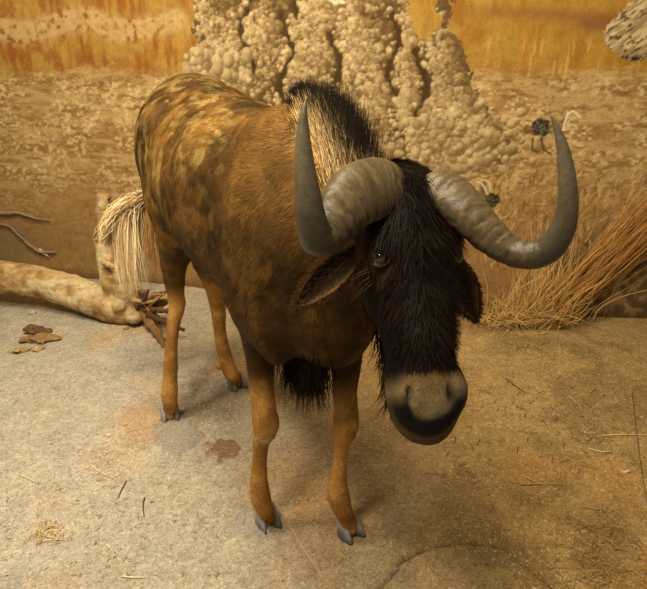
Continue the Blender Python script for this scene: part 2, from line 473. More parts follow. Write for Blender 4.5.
    wx = px + (fbm(S * 30, 3, 211) - .5) * 14; wy = py + (fbm(S * 30, 3, 221) - .5) * 14
    mound = inside(outline, wx, wy)
    Cm = mix(lin((98, 74, 44)), lin((128, 100, 62)), fbm(S * 20, 4, 231))
    cols = [(212, 45, 26), (262, 38, 28), (305, 62, 22), (322, 20, 22), (356, 42, 24), (376, 90, 24), (408, 52, 18), (440, 78, 22), (290, 95, 22), (415, 118, 26), (460, 118, 24), (235, 70, 20), (345, 110, 26), (480, 142, 20), (440, 150, 24)]
    lumps = []
    for k in range(7500):
        cx, cy, sp = cols[r_.integers(len(cols))]
        x = cx + r_.normal(0, sp * .45); y = cy + r_.normal(0, 30) if cy < 100 else cy + r_.normal(0, 15)
        big = y > 96
        rad = r_.uniform(1.0, 3.2) if r_.random() < .93 else r_.uniform(3, 5.5 + 2.5 * big)
        # columns: lit left faces, dark on their right
        side = (x - cx) / sp
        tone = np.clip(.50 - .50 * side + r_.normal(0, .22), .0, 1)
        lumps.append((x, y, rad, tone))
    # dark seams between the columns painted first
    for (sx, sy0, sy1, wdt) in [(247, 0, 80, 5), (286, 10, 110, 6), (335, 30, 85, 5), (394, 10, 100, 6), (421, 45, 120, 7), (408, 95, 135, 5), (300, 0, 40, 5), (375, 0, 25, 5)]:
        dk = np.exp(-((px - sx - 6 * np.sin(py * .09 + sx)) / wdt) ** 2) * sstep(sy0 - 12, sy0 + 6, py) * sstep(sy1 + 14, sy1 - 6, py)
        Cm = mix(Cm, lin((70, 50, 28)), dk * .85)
    ipx = {}
    order = np.argsort([l[1] for l in lumps])
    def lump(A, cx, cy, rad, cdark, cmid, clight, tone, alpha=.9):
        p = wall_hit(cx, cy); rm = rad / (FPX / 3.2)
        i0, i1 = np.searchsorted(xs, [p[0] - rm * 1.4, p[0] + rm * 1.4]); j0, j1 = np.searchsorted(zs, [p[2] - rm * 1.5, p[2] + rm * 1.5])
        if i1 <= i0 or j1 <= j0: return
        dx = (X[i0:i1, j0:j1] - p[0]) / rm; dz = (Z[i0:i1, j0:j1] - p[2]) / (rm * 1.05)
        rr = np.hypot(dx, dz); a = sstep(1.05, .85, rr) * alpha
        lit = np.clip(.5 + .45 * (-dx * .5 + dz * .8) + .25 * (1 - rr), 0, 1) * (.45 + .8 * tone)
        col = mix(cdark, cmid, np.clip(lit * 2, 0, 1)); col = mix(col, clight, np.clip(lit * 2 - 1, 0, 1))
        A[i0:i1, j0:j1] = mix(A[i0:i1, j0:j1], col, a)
    d_, m_, l_ = lin((84, 62, 36)), lin((158, 128, 82)), lin((234, 208, 158))
    for k in order:
        x, y, rad, tone = lumps[k]
        skip = False
        for (sx, sy0, sy1, wdt) in [(247, 0, 80, 4), (286, 10, 110, 4), (335, 30, 85, 4), (394, 10, 100, 4), (421, 45, 120, 5)]:
            if sy0 < y < sy1 and abs(x - sx - 6 * math.sin(y * .09 + sx)) < wdt: skip = True
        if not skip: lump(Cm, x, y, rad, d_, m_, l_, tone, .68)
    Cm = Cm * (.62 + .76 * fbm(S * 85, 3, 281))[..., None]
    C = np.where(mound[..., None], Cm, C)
    # pale lumps strewn at the mound's foot
    for k in range(420):
        x = r_.normal(455, 34); y = r_.normal(148, 16)
        if x < 385: continue
        lump(C, x, y, r_.uniform(1.5, 5.5), d_, m_, l_, r_.uniform(.3, 1), .75)
    for k in range(120):
        x = r_.uniform(186, 250); y = r_.uniform(52, 84)
        lump(C, x, y, r_.uniform(2.5, 6.5), d_, lin((166, 138, 94)), l_, r_.uniform(.4, .95), .9)
    bird = np.zeros(X.shape, int)
    def stroke(pts, w, col, alpha=.9, idn=0):
        P3 = [wall_hit(*p) for p in pts]; pl = [(p[0], p[2]) for p in P3]
        xa = np.array(pl); i0, i1 = np.searchsorted(xs, [xa[:, 0].min() - .03, xa[:, 0].max() + .03]); j0, j1 = np.searchsorted(zs, [xa[:, 1].min() - .03, xa[:, 1].max() + .03])
        dd, _ = seg_dist(X[i0:i1, j0:j1], Z[i0:i1, j0:j1], pl)
        wm = w / (FPX / 3.2) * .5
        a = sstep(wm * 1.5, wm * .6, dd)
        C[i0:i1, j0:j1] = mix(C[i0:i1, j0:j1], lin(col), a * alpha)
        if idn: bird[i0:i1, j0:j1][a > .4] = idn
    def blot(cx, cy, rx, ry, ang, col, alpha=.95, idn=0, speck=None):
        ca, sa = math.cos(ang), math.sin(ang)
        dx = px - cx; dy = py - cy; u = (dx * ca + dy * sa) / rx; v = (-dx * sa + dy * ca) / ry
        rr = np.hypot(u, v) + (n_f - .5) * .5; a = sstep(1.08, .85, rr)
        cc = np.broadcast_to(lin(col), C.shape)
        if speck is not None: cc = mix(cc, lin(speck), sstep(.5, .62, fbm(S * 120, 2, 251)))
        C[:] = mix(C, cc, a * alpha)
        if idn: bird[a > .4] = idn
    # pale painted grass behind the clump
    for k in range(420):
        x = r_.uniform(484, 690); y = r_.uniform(176, 268); a = r_.normal(-1.1, .45); q = r_.uniform(5, 16)
        stroke([(x, y), (x + math.cos(a) * q * .5 + r_.normal(0, 1), y + math.sin(a) * q * .5), (x + math.cos(a) * q, y + math.sin(a) * q)], 1.4, [(206, 168, 108), (176, 134, 78), (120, 86, 46), (222, 190, 130)][r_.integers(4)], .6)
    # bustard behind the horn tip
    blot(528, 129, 4.5, 5, 0, (120, 78, 38), .8, 1)
    blot(541, 127, 10.5, 9.5, .2, (44, 40, 34), .95, 1, (104, 98, 84))
    stroke([(533, 138), (532, 150), (538, 152)], 1.6, (70, 54, 36), .8, 1)
    stroke([(541, 138), (544, 150), (551, 154)], 1.8, (70, 54, 36), .85, 1)
    stroke([(552, 126), (560, 128), (565, 120)], 5, (120, 96, 62), .7, 1)
    stroke([(563, 130), (565, 122), (568, 114), (573, 111), (577, 114), (580, 117)], 1.9, (246, 228, 184), .95, 1)
    stroke([(567, 124), (571, 118), (579, 117)], 1.5, (226, 204, 156), .9, 1)
    # its mate by the boss of the horn
    blot(492, 200, 8, 8, .6, (48, 44, 32), .95, 2, (92, 84, 56))
    stroke([(486, 197), (482, 190), (484, 184)], 4.5, (112, 92, 64), .85, 2)
    stroke([(477, 182), (481, 183), (485, 188), (487, 194)], 1.7, (230, 214, 172), .9, 2)
    stroke([(481, 180), (486, 180), (490, 184), (490, 190)], 1.5, (226, 206, 160), .9, 2)
    # big mottled bird leaving at the upper right corner
    big = np.array([(603, 36), (606, 27), (616, 17), (628, 5), (640, -6), (690, -30), (700, 60), (660, 62), (640, 61), (622, 58), (612, 50), (604, 42)], float)
    inb = inside(big, px + (n_f - .5) * 7, py + (n_f - .5) * 7)
    st = fbm(np.stack([(X * .78 + Z * .62) * 24, (-X * .62 + Z * .78) * 110], -1), 3, 261)
    cb = mix(lin((164, 138, 94)), lin((216, 192, 146)), sstep(.35, .65, st))
    sp_ = fbm(np.stack([(X * .78 + Z * .62) * 48, (-X * .62 + Z * .78) * 95], -1), 2, 271)
    cb = mix(cb, lin((92, 76, 54)), sstep(.62, .7, sp_) * .9)
    cb = mix(cb, lin((40, 34, 28)), sstep(48, 58, py - (px - 630) * .12) * sstep(618, 628, px) * sstep(.35, .55, st))
    C = np.where(inb[..., None], cb, C); bird[inb] = 3
    # pale chip near the top edge
    stroke([(329, -2), (335, 3), (338, 1), (343, 2)], 3.2, (238, 226, 190), .9, 0)
    # ---- split the one wall surface into its painted parts
    nx, nz = X.shape
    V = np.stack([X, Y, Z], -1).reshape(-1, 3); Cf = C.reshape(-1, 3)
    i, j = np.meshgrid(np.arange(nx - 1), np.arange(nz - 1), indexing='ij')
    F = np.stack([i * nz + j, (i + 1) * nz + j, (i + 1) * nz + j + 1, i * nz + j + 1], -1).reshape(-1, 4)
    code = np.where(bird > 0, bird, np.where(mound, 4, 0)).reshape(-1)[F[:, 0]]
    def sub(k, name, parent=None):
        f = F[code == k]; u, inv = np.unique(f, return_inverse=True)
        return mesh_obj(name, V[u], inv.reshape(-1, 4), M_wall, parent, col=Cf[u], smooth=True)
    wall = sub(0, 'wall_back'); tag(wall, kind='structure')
    tag(sub(4, 'painted_mound', wall), 'painted knobbly grey-tan mound rising behind the animal')
    tag(sub(1, 'painted_bird', wall), 'small painted dark bird with a pale neck outline')
    tag(sub(2, 'painted_bird', wall), 'small painted bird with a white outlined head')
    tag(sub(3, 'painted_bird', wall), 'large painted mottled tan bird with black underside')
    return wall

# ------------------------------------------------------------------ the wildebeest
FM = np.array([-.043, 1.413]); DIR = np.array([.523, -.852]); LAT = np.array([.852, .523])
def B(t, lat, z):
    return np.array([*(FM + DIR * t + LAT * lat), z])
D3 = np.array([*DIR, 0.]); L3 = np.array([*LAT, 0.])

# head frame
HC0 = W(398, 195, 1.17); HC1 = W(424, 406, .95)
HA = nrm(HC1 - HC0); HLEN = np.linalg.norm(HC1 - HC0)
n0 = np.array([.20, -.98, 0.]); HN = nrm(n0 - HA * (n0 @ HA)); HL = np.cross(HN, HA)
def Hd(s, l, n):
    return HC0 + HA * (s * HLEN) + HL * l + HN * n

def px_row(px, py, Y, r, r2=None):
    return [*W(px, py, Y), r, r2 or r]

EYE = [Hd(.35, -.064, .058), Hd(.35, .066, .056)]

def wildebeest_solid():
    f = Field((-.80, .78, .0), (.42, 2.46, 1.34), .0052)
    # trunk
    tl = lambda t: .022 * float(sstep(-.45, -.8, t))
    tr = [(-.87, 1.02, .07, .08), (-.835, 1.02, .125, .14), (-.76, 1.005, .165, .20), (-.65, .985, .180, .225), (-.5, .94, .192, .240), (-.3, .915, .196, .255), (-.14, .90, .180, .265), (.0, .885, .170, .275), (.1, .86, .140, .235), (.18, .85, .09, .15)]
    f.tube([[*B(t, tl(t), z), w, h] for t, z, w, h in tr], k=.02, n=20)
    for s in (-1, 1):
        f.ellipsoid(B(-.67, .095 * s + .018, .94), (.155, .082, .20), (D3, L3, (0, 0, 1)), k=.06)      # haunch
        f.ellipsoid(B(.0, .118 * s, .86), (.105, .070, .21), (D3, L3, (0, 0, 1)), k=.03)        # shoulder
        f.ellipsoid(B(.05, .105 * s, .74), (.075, .060, .12), (D3, L3, (0, 0, 1)), k=.03)        # upper arm
        f.ellipsoid(B(-.60, .13 * s, 1.09), (.05, .04, .04), (D3, L3, (0, 0, 1)), k=.06)         # hip point
    f.ellipsoid(B(.13, 0, .74), (.08, .085, .12), (D3, L3, (0, 0, 1)), k=.05)                     # brisket
    f.ellipsoid(B(-.02, 0, 1.07), (.17, .07, .095), (D3, L3, (0, 0, 1)), k=.06)                  # withers
    # neck
    f.tube([[*B(-.06, 0, .98), .13, .20], [*B(.08, 0, .94), .115, .165], [.075, 1.275, .925, .095, .130], [.118, 1.215, .945, .085, .10], [*(Hd(.16, 0, -.05)), .075, .08]], k=.05, n=9)
    # legs
    legs = {
        'fl': [px_row(254, 290, 1.38, .07), px_row(258, 322, 1.41, .052), px_row(260, 348, 1.425, .041), px_row(262, 388, 1.43, .031), px_row(265, 416, 1.42, .034), px_row(265.5, 428, 1.415, .034), px_row(261, 444, 1.425, .0215), px_row(259, 470, 1.43, .0205), px_row(260, 495, 1.44, .030), px_row(264, 507, 1.435, .026), [*(G(267, 523) + np.array([0, 0, .040])), .024, .026], [*(G(268, 525) + np.array([0, 0, .022])), .018, .02]],
        'fr': [px_row(338, 300, 1.36, .07), px_row(345, 330, 1.37, .050), px_row(347, 352, 1.38, .038), px_row(345, 388, 1.385, .032), px_row(346, 415, 1.375, .033), px_row(345.5, 428, 1.37, .033), px_row(342, 444, 1.38, .0205), px_row(339, 470, 1.385, .0195), px_row(338, 493, 1.395, .030), px_row(343, 510, 1.39, .026), [*(G(348, 533) + np.array([0, 0, .044])), .024, .026], [*(G(350, 535) + np.array([0, 0, .022])), .018, .02]],
        'hl': [px_row(185, 205, 1.93, .11), px_row(180, 238, 1.95, .070), px_row(174, 264, 1.99, .044), px_row(175, 290, 2.04, .031), px_row(177, 305, 2.05, .030), px_row(173, 325, 2.02, .024), px_row(171, 350, 2.00, .023), px_row(170, 392, 1.985, .029), px_row(170, 403, 1.975, .026), [*(G(171, 418) + np.array([0, 0, .040])), .024, .026], [*(G(171, 420) + np.array([0, 0, .022])), .018, .02]],
        'hr': [px_row(206, 230, 2.12, .10), px_row(210, 262, 2.15, .060), px_row(214, 286, 2.20, .036), px_row(218, 306, 2.235, .031), px_row(219, 322, 2.21, .025), px_row(222, 342, 2.195, .024), px_row(227, 364, 2.19, .029), px_row(232, 375, 2.18, .026), [*(G(236, 386) + np.array([0, 0, .040])), .024, .026], [*(G(237, 388) + np.array([0, 0, .022])), .018, .02]],
    }
    for k_, rows in legs.items():
        f.tube(rows, up=(0, 1, .1), k=.035 if k_[0] == 'f' else .05, n=22)
    # dew claws
    for c in ((254, 487, 1.46), (330, 496, 1.41), (219, 366, 2.22), (164, 395, 2.01)):
        f.ellipsoid(W(*c), (.014, .012, .018), k=.015)
    # head
    secs = [(-.02, .045, .05, -.02), (.03, .074, .080, -.005), (.10, .086, .098, 0), (.24, .087, .100, 0), (.40, .076, .088, 0), (.58, .064, .074, .002), (.76, .058, .064, .004), (.88, .0615, .060, .004), (.96, .064, .057, .002), (1.02, .060, .050, .0), (1.07, .049, .040, -.003), (1.10, .030, .026, -.005)]
    f.tube([[*Hd(s, 0, n), w, d] for s, w, d, n in secs], k=.03, n=22, uvec=HL)
    ax = (HA, HL, HN)
    f.ellipsoid(Hd(1.03, 0, -.016), (.036, .048, .034), ax, k=.02)                                 # chin
    for s in (-1, 1):
        f.ellipsoid(Hd(.255, .055 * s, .062), (.036, .028, .024), ax, k=.025)                       # brow
        f.ellipsoid(Hd(.93, .042 * s, .028), (.042, .026, .033), ax, k=.022)                        # nostril wing
        f.ellipsoid(Hd(.36, .056 * s, -.028), (.075, .030, .055), ax, k=.03)                       # cheek
    f.ellipsoid(Hd(.60, 0, .052), (.11, .034, .028), ax, k=.03)                                    # nose bridge
    for s, e in zip((-1, 1), EYE):
        f.ellipsoid(e, (.016, .010, .013), ax, k=.010, cut=True)
        f.ellipsoid(Hd(.965, .036 * s - .006, .060), (.022, .006, .014), ax, k=.006, cut=True)            # nostril slit
    V, F = f.mesh(2)
    return V, F

def body_frame(P):
    q = P[..., :2] - FM
    return q @ DIR, q @ LAT
def head_frame(P):
    q = P - HC0
    return (q @ HA) / HLEN, q @ HL, q @ HN

CREST = [np.array(c_) for c_ in ((.012, 1.345, 1.10), (.03, 1.31, 1.075), (.05, 1.285, 1.06), (.07, 1.26, 1.06))]
def coat_colour(P):
    t, la = body_frame(P); z = P[..., 2]
    n1 = fbm(P * 9, 3, 301); n2 = fbm(np.stack([t * 52, la * 52, z * 13], -1), 3, 311); n3 = fbm(P * 38, 2, 321)
    C = mix(lin((100, 68, 32)), lin((134, 94, 46)), sstep(.35, .65, n1))
    C = mix(C, lin((66, 46, 24)), sstep(.48, .66, n3) * .6)
    C = mix(C, lin((88, 66, 34)), sstep(-.55, -.85, t) * .5)                     # greyer rump
    stk = fbm(np.stack([t * 42, la * 42, z * 7], -1), 3, 351)
    C = C * mix(1.0, .55 + .9 * stk, sstep(-.1, -.4, t) * sstep(.55, .7, z))[..., None] if False else C * (1 + (stk - .5) * 1.1 * sstep(-.05, -.35, t) * sstep(.55, .7, z))[..., None]
    pat = fbm(np.stack([t * 13, la * 16, z * 9], -1), 4, 361)
    C = C * (1 - .48 * sstep(-.42, -.1, t) * sstep(1.12, .92, z))[..., None]  # shadow of head and horns on chest and shoulder, darkened into the coat
    C = C * (.62 + .76 * sstep(.30, .70, pat))[..., None]
    C = mix(C, lin((150, 104, 50)), sstep(.60, .72, fbm(np.stack([t * 26, la * 30, z * 16], -1), 3, 371)) * sstep(-.5, -.2, t) * .45)
    # cream streaks where the coat is worn, running down rump and upper flank
    worn = sstep(.53, .63, n2) * sstep(.40, .58, fbm(P * 10, 2, 331)) * sstep(-.2, -.5, t) * sstep(.66, .80, z)
    C = mix(C, lin((180, 146, 90)), worn * .75)
    worn = sstep(.60, .68, fbm(np.stack([t * 18, la * 44, z * 44], -1), 3, 341)) * sstep(.95, 1.08, z) * sstep(.0, -.25, t)
    C = mix(C, lin((180, 146, 90)), worn * .65)
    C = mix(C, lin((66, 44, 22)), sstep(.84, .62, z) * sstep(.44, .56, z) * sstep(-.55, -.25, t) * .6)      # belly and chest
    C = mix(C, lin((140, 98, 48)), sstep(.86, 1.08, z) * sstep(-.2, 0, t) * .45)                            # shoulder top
    C = mix(C, lin((60, 42, 24)), np.exp(-(la / .03) ** 2) * sstep(.95, 1.1, z) * .5)                       # dorsal stripe
    cd = np.min(np.stack([np.linalg.norm((P - c_) * np.array([1, 1, .75]), axis=-1) for c_ in CREST]), 0)
    C = mix(C, lin((206, 168, 108)), sstep(.085, .045, cd + (n3 - .5) * .05) * .85)
    leg = sstep(.56, .46, z)
    C = mix(C, mix(lin((206, 150, 84)), lin((164, 114, 60)), sstep(.35, .65, n1 + (n3 - .5) * .4)), leg)
    C = mix(C, lin((206, 172, 124)), leg * np.exp(-((z - .345) / .022) ** 2) * (t > -.3) * sstep(.5, .6, n1 + .1) * .8)
    # head
    s, l, n = head_frame(P)
    hd = sstep(.125, .10, np.abs(l)) * sstep(-.30, -.15, s) * sstep(-.12, -.07, n) * (s < 1.4)
    blk = mix(lin((20, 15, 10)), lin((36, 26, 15)), sstep(.4, .6, n1))
    side = sstep(.02, -.05, n) * sstep(.62, .4, s)
    hc = mix(blk, lin((96, 62, 30)), side * .85)
    hc = mix(hc, lin((96, 60, 30)), sstep(.06, .08, np.abs(l)) * np.exp(-((s - .30) / .06) ** 2) * .55)
    muz = sstep(.79, .92, s + (n1 - .5) * .16 - np.clip(np.abs(l) - .03, 0, .03) * 1.2)
    mz = mix(lin((168, 138, 92)), lin((156, 134, 96)), sstep(.88, .97, s)) * (.75 + .5 * n3)[..., None]
    mz = mix(mz, lin((176, 132, 76)), np.exp(-((s - .86) / .035) ** 2) * sstep(.02, .05, n) * .6)
    rm = np.hypot((s - .91) * HLEN / .088, (l + .006) / .066)
    mz = mix(mz, lin((28, 23, 18)), sstep(.54, .76, rm + (n3 - .5) * .25 - .12 * np.exp(-(l / .02) ** 2) * (s < 1.0)) * sstep(.90, 1.01, s))
    mz = mix(mz, lin((112, 88, 56)), sstep(.95, 1.03, rm) * sstep(.95, .99, s) * .9)
    mz = mix(mz, lin((20, 16, 13)), np.exp(-(((s - .965) / .04) ** 2 + ((np.abs(l + .006) - .036) / .007) ** 2)) * (n > .03) * (.45 + .5 * (l > 0)))
    ed = np.minimum(np.linalg.norm(P - EYE[0], axis=-1), np.linalg.norm(P - EYE[1], axis=-1))
    hc = mix(hc, lin((88, 64, 36)), sstep(.045, .026, ed + (n3 - .5) * .02) * .7)
    hc = mix(hc, mz, muz)
    return mix(C * np.array([1.0, 1.04, .86]), hc, hd)

def build_wildebeest():
    root = empty('black_wildebeest', (FM[0] - DIR[0] * .4, FM[1] - DIR[1] * .4, 0))
    tag(root, 'dark brown mounted wildebeest with upturned horns standing on the dirt floor', 'wildebeest')
    off = np.array(root.location)
    def part(name, V, F, mat, col=None, parent=root, **kw):
        o = mesh_obj(name, np.asarray(V) - off, F, mat, parent, col=col, **kw)
        return o
    V, F = wildebeest_solid()
    N = vnormals(V, F)
    V = V + N * ((fbm(V * 26, 3, 401) - .5) * .006)[:, None]
    Cb = coat_colour(V)
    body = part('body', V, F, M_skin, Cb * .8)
    # ---- short fur over the hide
    area = np.linalg.norm(np.cross(V[F[:, 2]] - V[F[:, 0]], V[F[:, 3]] - V[F[:, 1]]), axis=1) * .5
    hs, hl, hn = head_frame(V[F[:, 0]])
    headf = (hs > -.2) & (hs < 1.3) & (np.abs(hl) < .13) & (hn > -.13)
    wgt = area * np.where(headf, 2.0, 1.0)
    wgt[headf & (hs > .84)] *= .25
    NS = 190000
    fi = rng.choice(len(F), NS, p=wgt / wgt.sum())
    bw = rng.dirichlet((1, 1, 1, 1), NS)
    P = np.einsum('nk,nkd->nd', bw, V[F[fi]]); Nn = nrm(np.einsum('nk,nkd->nd', bw, N[F[fi]]))
    t, la = body_frame(P); s, l, n = head_frame(P); z = P[:, 2]
    hd = (headf[fi])
    rmp = sstep(-.1, -.6, t)[:, None]
    flow = -D3[None] * (.75 - .55 * rmp) + np.array([0, 0, -.65])[None] - np.array([0, 0, .4])[None] * rmp
    flow = np.where((z < .55)[:, None], np.array([0, 0, -1.])[None] - D3 * .15, flow)
    hflow = HA[None] * .9 + HL[None] * np.sign(l)[:, None] * .35
    flow = np.where(hd[:, None], hflow, flow)
    flow = flow + (np.stack([fbm(P * 11, 2, 411 + k_) for k_ in range(3)], -1) - .5) * np.array([1.6, 1.6, .8]) + rng.normal(0, .16, P.shape)
    tang = nrm(flow - Nn * (flow * Nn).sum(1)[:, None])
    dirs = nrm(tang + Nn * np.where(hd, .35, .12)[:, None])
    Ln = np.where(z < .5, .008, .019) * rng.uniform(.7, 1.35, NS)
    Ln = np.where(hd, np.where(s > .82, .003, .020) * rng.uniform(.6, 1.3, NS), Ln)
    Ln = np.where((~hd) & (t > .0) & (z > .75), Ln * 1.3, Ln)
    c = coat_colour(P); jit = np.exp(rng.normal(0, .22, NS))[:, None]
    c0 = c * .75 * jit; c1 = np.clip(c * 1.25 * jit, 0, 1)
    eye_d = np.minimum(np.linalg.norm(P - EYE[0], axis=1), np.linalg.norm(P - EYE[1], axis=1))
    keep = eye_d > .030
    Vs, Fs, Cs, Ns = strands(P[keep], dirs[keep], Ln[keep], .0017, -Nn[keep] * .12, Nn[keep], c0[keep], c1[keep], 2)
    part('short_fur', Vs, Fs, M_fur, Cs, parent=body, normals=Ns)

    # ---- horns
    def horn(rows, up, seed):
        R = catmull([[*W(a, b, Y), r, th] for a, b, Y, r, th in rows], 170)
        Pts = R[:, :3]; nn = len(Pts); u = np.linspace(0, 1, nn)
        V_, F_ = sweep(Pts, R[:, 3], 52, up=up, flat=R[:, 4])
        ring = np.repeat(np.arange(nn), 52); ang = np.tile(np.arange(52) / 52 * 2 * np.pi, nn)
        uu = np.concatenate([u[ring], [0, 1]]); aa = np.concatenate([ang, [0, 0]])
        Cn = np.concatenate([np.repeat(Pts, 52, 0), Pts[:1], Pts[-1:]])
        wr = sstep(.62, .38, uu)
        wav = fbm(V_ * 38, 3, seed)
        rough = (fbm(np.stack([uu * 130 + wav * 7, aa * .7, aa * 0], -1), 2, seed) - .5) * 1.2 + (fbm(V_ * 140, 2, seed + 3) - .5) * .6
        V_ = V_ + nrm(V_ - Cn) * (rough * .0032 * wr)[:, None]
        base = mix(lin((106, 90, 62)), lin((74, 66, 50)), sstep(.3, .62, uu))
        base = mix(base, lin((140, 126, 98)), sstep(.5, .8, uu) * .65)
        base = base * (1 + rough * .8 * wr + (fbm(V_ * 150, 2, seed + 5) - .5) * .5)[:, None]
        return part('horn', V_, F_, M_horn, np.clip(base, 0, 1))
    horn([(402, 187, 1.105, .028, .012), (392, 185, 1.085, .046, .022), (374, 188, 1.06, .053, .029), (358, 195, 1.03, .051, .031), (342, 210, 1.0, .045, .032), (329, 230, .965, .036, .031), (318, 239, .935, .0275, .0275), (311, 219, .925, .0235, .0235), (308, 195, .925, .0195, .0195), (304.5, 165, .93, .0150, .0150), (303, 140, .935, .0110, .0110), (303.5, 115, .94, .006, .006), (306.5, 98, .945, .0012, .0012)], HN, 501)
    horn([(430, 184, 1.125, .024, .014), (438, 184, 1.10, .037, .023), (450, 195, 1.08, .0415, .028), (466, 211, 1.055, .0385, .030), (486, 232, 1.035, .032, .030), (506, 248, 1.015, .0265, .026), (527, 255, .995, .0245, .0245), (548, 249, .98, .0235, .0235), (562, 230, .97, .020, .020), (567.5, 205, .965, .0165, .0165), (567, 178, .965, .0135, .0135), (563, 150, .97, .0095, .0095), (557.5, 130, .975, .0055, .0055), (551, 115, .98, .0012, .0012)], HN, 521)

    # ---- ears: cupped leaves
    def ear(base, tip, wid, open_dir, bend):
        base = np.asarray(base); tip = np.asarray(tip); ax_ = tip - base; L_ = np.linalg.norm(ax_); T = ax_ / L_
        o_ = nrm(np.asarray(open_dir) - T * np.dot(open_dir, T)); sd = np.cross(T, o_)
        nu, nv = 24, 15; u = np.linspace(0, 1, nu); v = np.linspace(-1, 1, nv)
        wp = np.interp(u, [0, .15, .35, .55, .8, .93, 1], [.45, .72, .98, 1.0, .66, .32, .03]) * wid
        U, Vv = np.meshgrid(u, v, indexing='ij'); WP = wp[:, None]
        cup = (1 - Vv ** 2) * WP * .55 * (1.1 - .5 * U)
        Pm = base + T * (U * L_)[..., None] + sd * (Vv * WP)[..., None] - o_ * cup[..., None] + np.asarray(bend) * (U ** 2)[..., None]
        Pb = Pm - o_ * (.004 + .006 * (1 - Vv ** 2))[..., None]
        Vt = np.concatenate([Pm.reshape(-1, 3), Pb.reshape(-1, 3)]); k0 = nu * nv
        i, j = np.meshgrid(np.arange(nu - 1), np.arange(nv - 1), indexing='ij')
        f1 = np.stack([i * nv + j, (i + 1) * nv + j, (i + 1) * nv + j + 1, i * nv + j + 1], -1).reshape(-1, 4)
        f2 = f1[:, ::-1] + k0
        ii = np.arange(nu - 1); rim = []
        for jj in (0, nv - 1): rim.append(np.stack([ii * nv + jj, ii * nv + jj + k0, (ii + 1) * nv + jj + k0, (ii + 1) * nv + jj], -1))
        jj = np.arange(nv - 1)
        for i0 in (0, nu - 1): rim.append(np.stack([i0 * nv + jj, i0 * nv + jj + 1, i0 * nv + jj + 1 + k0, i0 * nv + jj + k0], -1))
        cin = mix(lin((40, 32, 22)), lin((150, 116, 74)), np.abs(Vv) ** 4); cout = mix(lin((104, 68, 34)), lin((60, 40, 22)), U)
        Cc = np.concatenate([cin.reshape(-1, 3), np.broadcast_to(cout, Pb.shape).reshape(-1, 3)])
        eo = part('ear', Vt, np.vstack([f1, f2] + rim), M_skin, Cc)
        m_ = 2600; ui = rng.integers(0, nu, m_); vi = rng.integers(0, nv, m_); edge = rng.random(m_) < .4
        vi = np.where(edge, np.where(rng.random(m_) < .5, 0, nv - 1), vi)
        rt = np.where(rng.random(m_)[:, None] < .5, Pm[ui, vi], Pb[ui, vi]) + rng.normal(0, .002, (m_, 3))
        dd = nrm(T[None] + sd[None] * (v[vi] * .6)[:, None] + rng.normal(0, .25, (m_, 3)))
        nv_ = np.where(rng.random(m_)[:, None] < .5, o_[None], -o_[None]) * np.ones((m_, 1))
        cc = mix(lin((58, 38, 20)), lin((112, 76, 40)), rng.random(m_))
        Vs, Fs, Cs, Ns = strands(rt, dd, rng.uniform(.006, .014, m_), .0014, np.zeros((m_, 3)), nv_, cc * .8, cc * 1.2, 2)
        part('ear_fur', Vs, Fs, M_fur, Cs, parent=eo, normals=Ns)
    ear(W(362, 248, 1.10), W(296, 304, 1.00), .029, nrm([.05, -.90, .10]), (0, 0, -.004))
    ear(W(452, 258, 1.18), W(473, 319, 1.15), .030, nrm([.25, -.9, .1]), (.006, 0, 0))

    # ---- eyes
    for e, sg in zip(EYE, (-1, 1)):
        look = nrm(HL * sg * .62 + HN * .78)
        nu, nv = 18, 24
        th = np.linspace(0, np.pi, nu); ph = np.linspace(0, 2 * np.pi, nv, endpoint=False)
        a1 = nrm(HA - look * (HA @ look)); a2 = np.cross(look, a1)
        TH, PH = np.meshgrid(th, ph, indexing='ij')
        Dv = look * np.cos(TH)[..., None] + a1 * (np.sin(TH) * np.cos(PH))[..., None] + a2 * (np.sin(TH) * np.sin(PH))[..., None]
        Ve = (e + look * .003 + Dv * .0170).reshape(-1, 3)
        px_ = np.hypot(np.sin(TH) * np.cos(PH) / .55, np.sin(TH) * np.sin(PH) / 1.0)
        ce = mix(lin((12, 8, 5)), lin((112, 76, 32)), sstep(.52, .62, px_)); ce = mix(ce, lin((70, 40, 16)), sstep(.7, .95, px_)); ce = mix(ce, lin((40, 28, 18)), sstep(1.0, 1.2, px_))
        i, j = np.meshgrid(np.arange(nu - 1), np.arange(nv), indexing='ij'); j2 = (j + 1) % nv
        fe = np.stack([i * nv + j, (i + 1) * nv + j, (i + 1) * nv + j2, i * nv + j2], -1).reshape(-1, 4)
        eo = part('eye', Ve, fe, M_eye, ce.reshape(-1, 3))
        # lids: a ring of dark skin round the ball
        a_ = np.linspace(0, 2 * np.pi, 33)[:-1]
        ringp = e + look * .0085 + a2 * (np.cos(a_) * .0175)[:, None] + a1 * (np.sin(a_) * .0140)[:, None] - look * (np.abs(np.cos(a_)) ** 2 * .007)[:, None]
        ringp = np.vstack([ringp, ringp[:1]])
        Vl, Fl = sweep(ringp, .0036, 8, up=look)
        part('eyelid', Vl, Fl, M_skin, np.tile(lin((92, 70, 42)), (len(Vl), 1)), parent=eo)

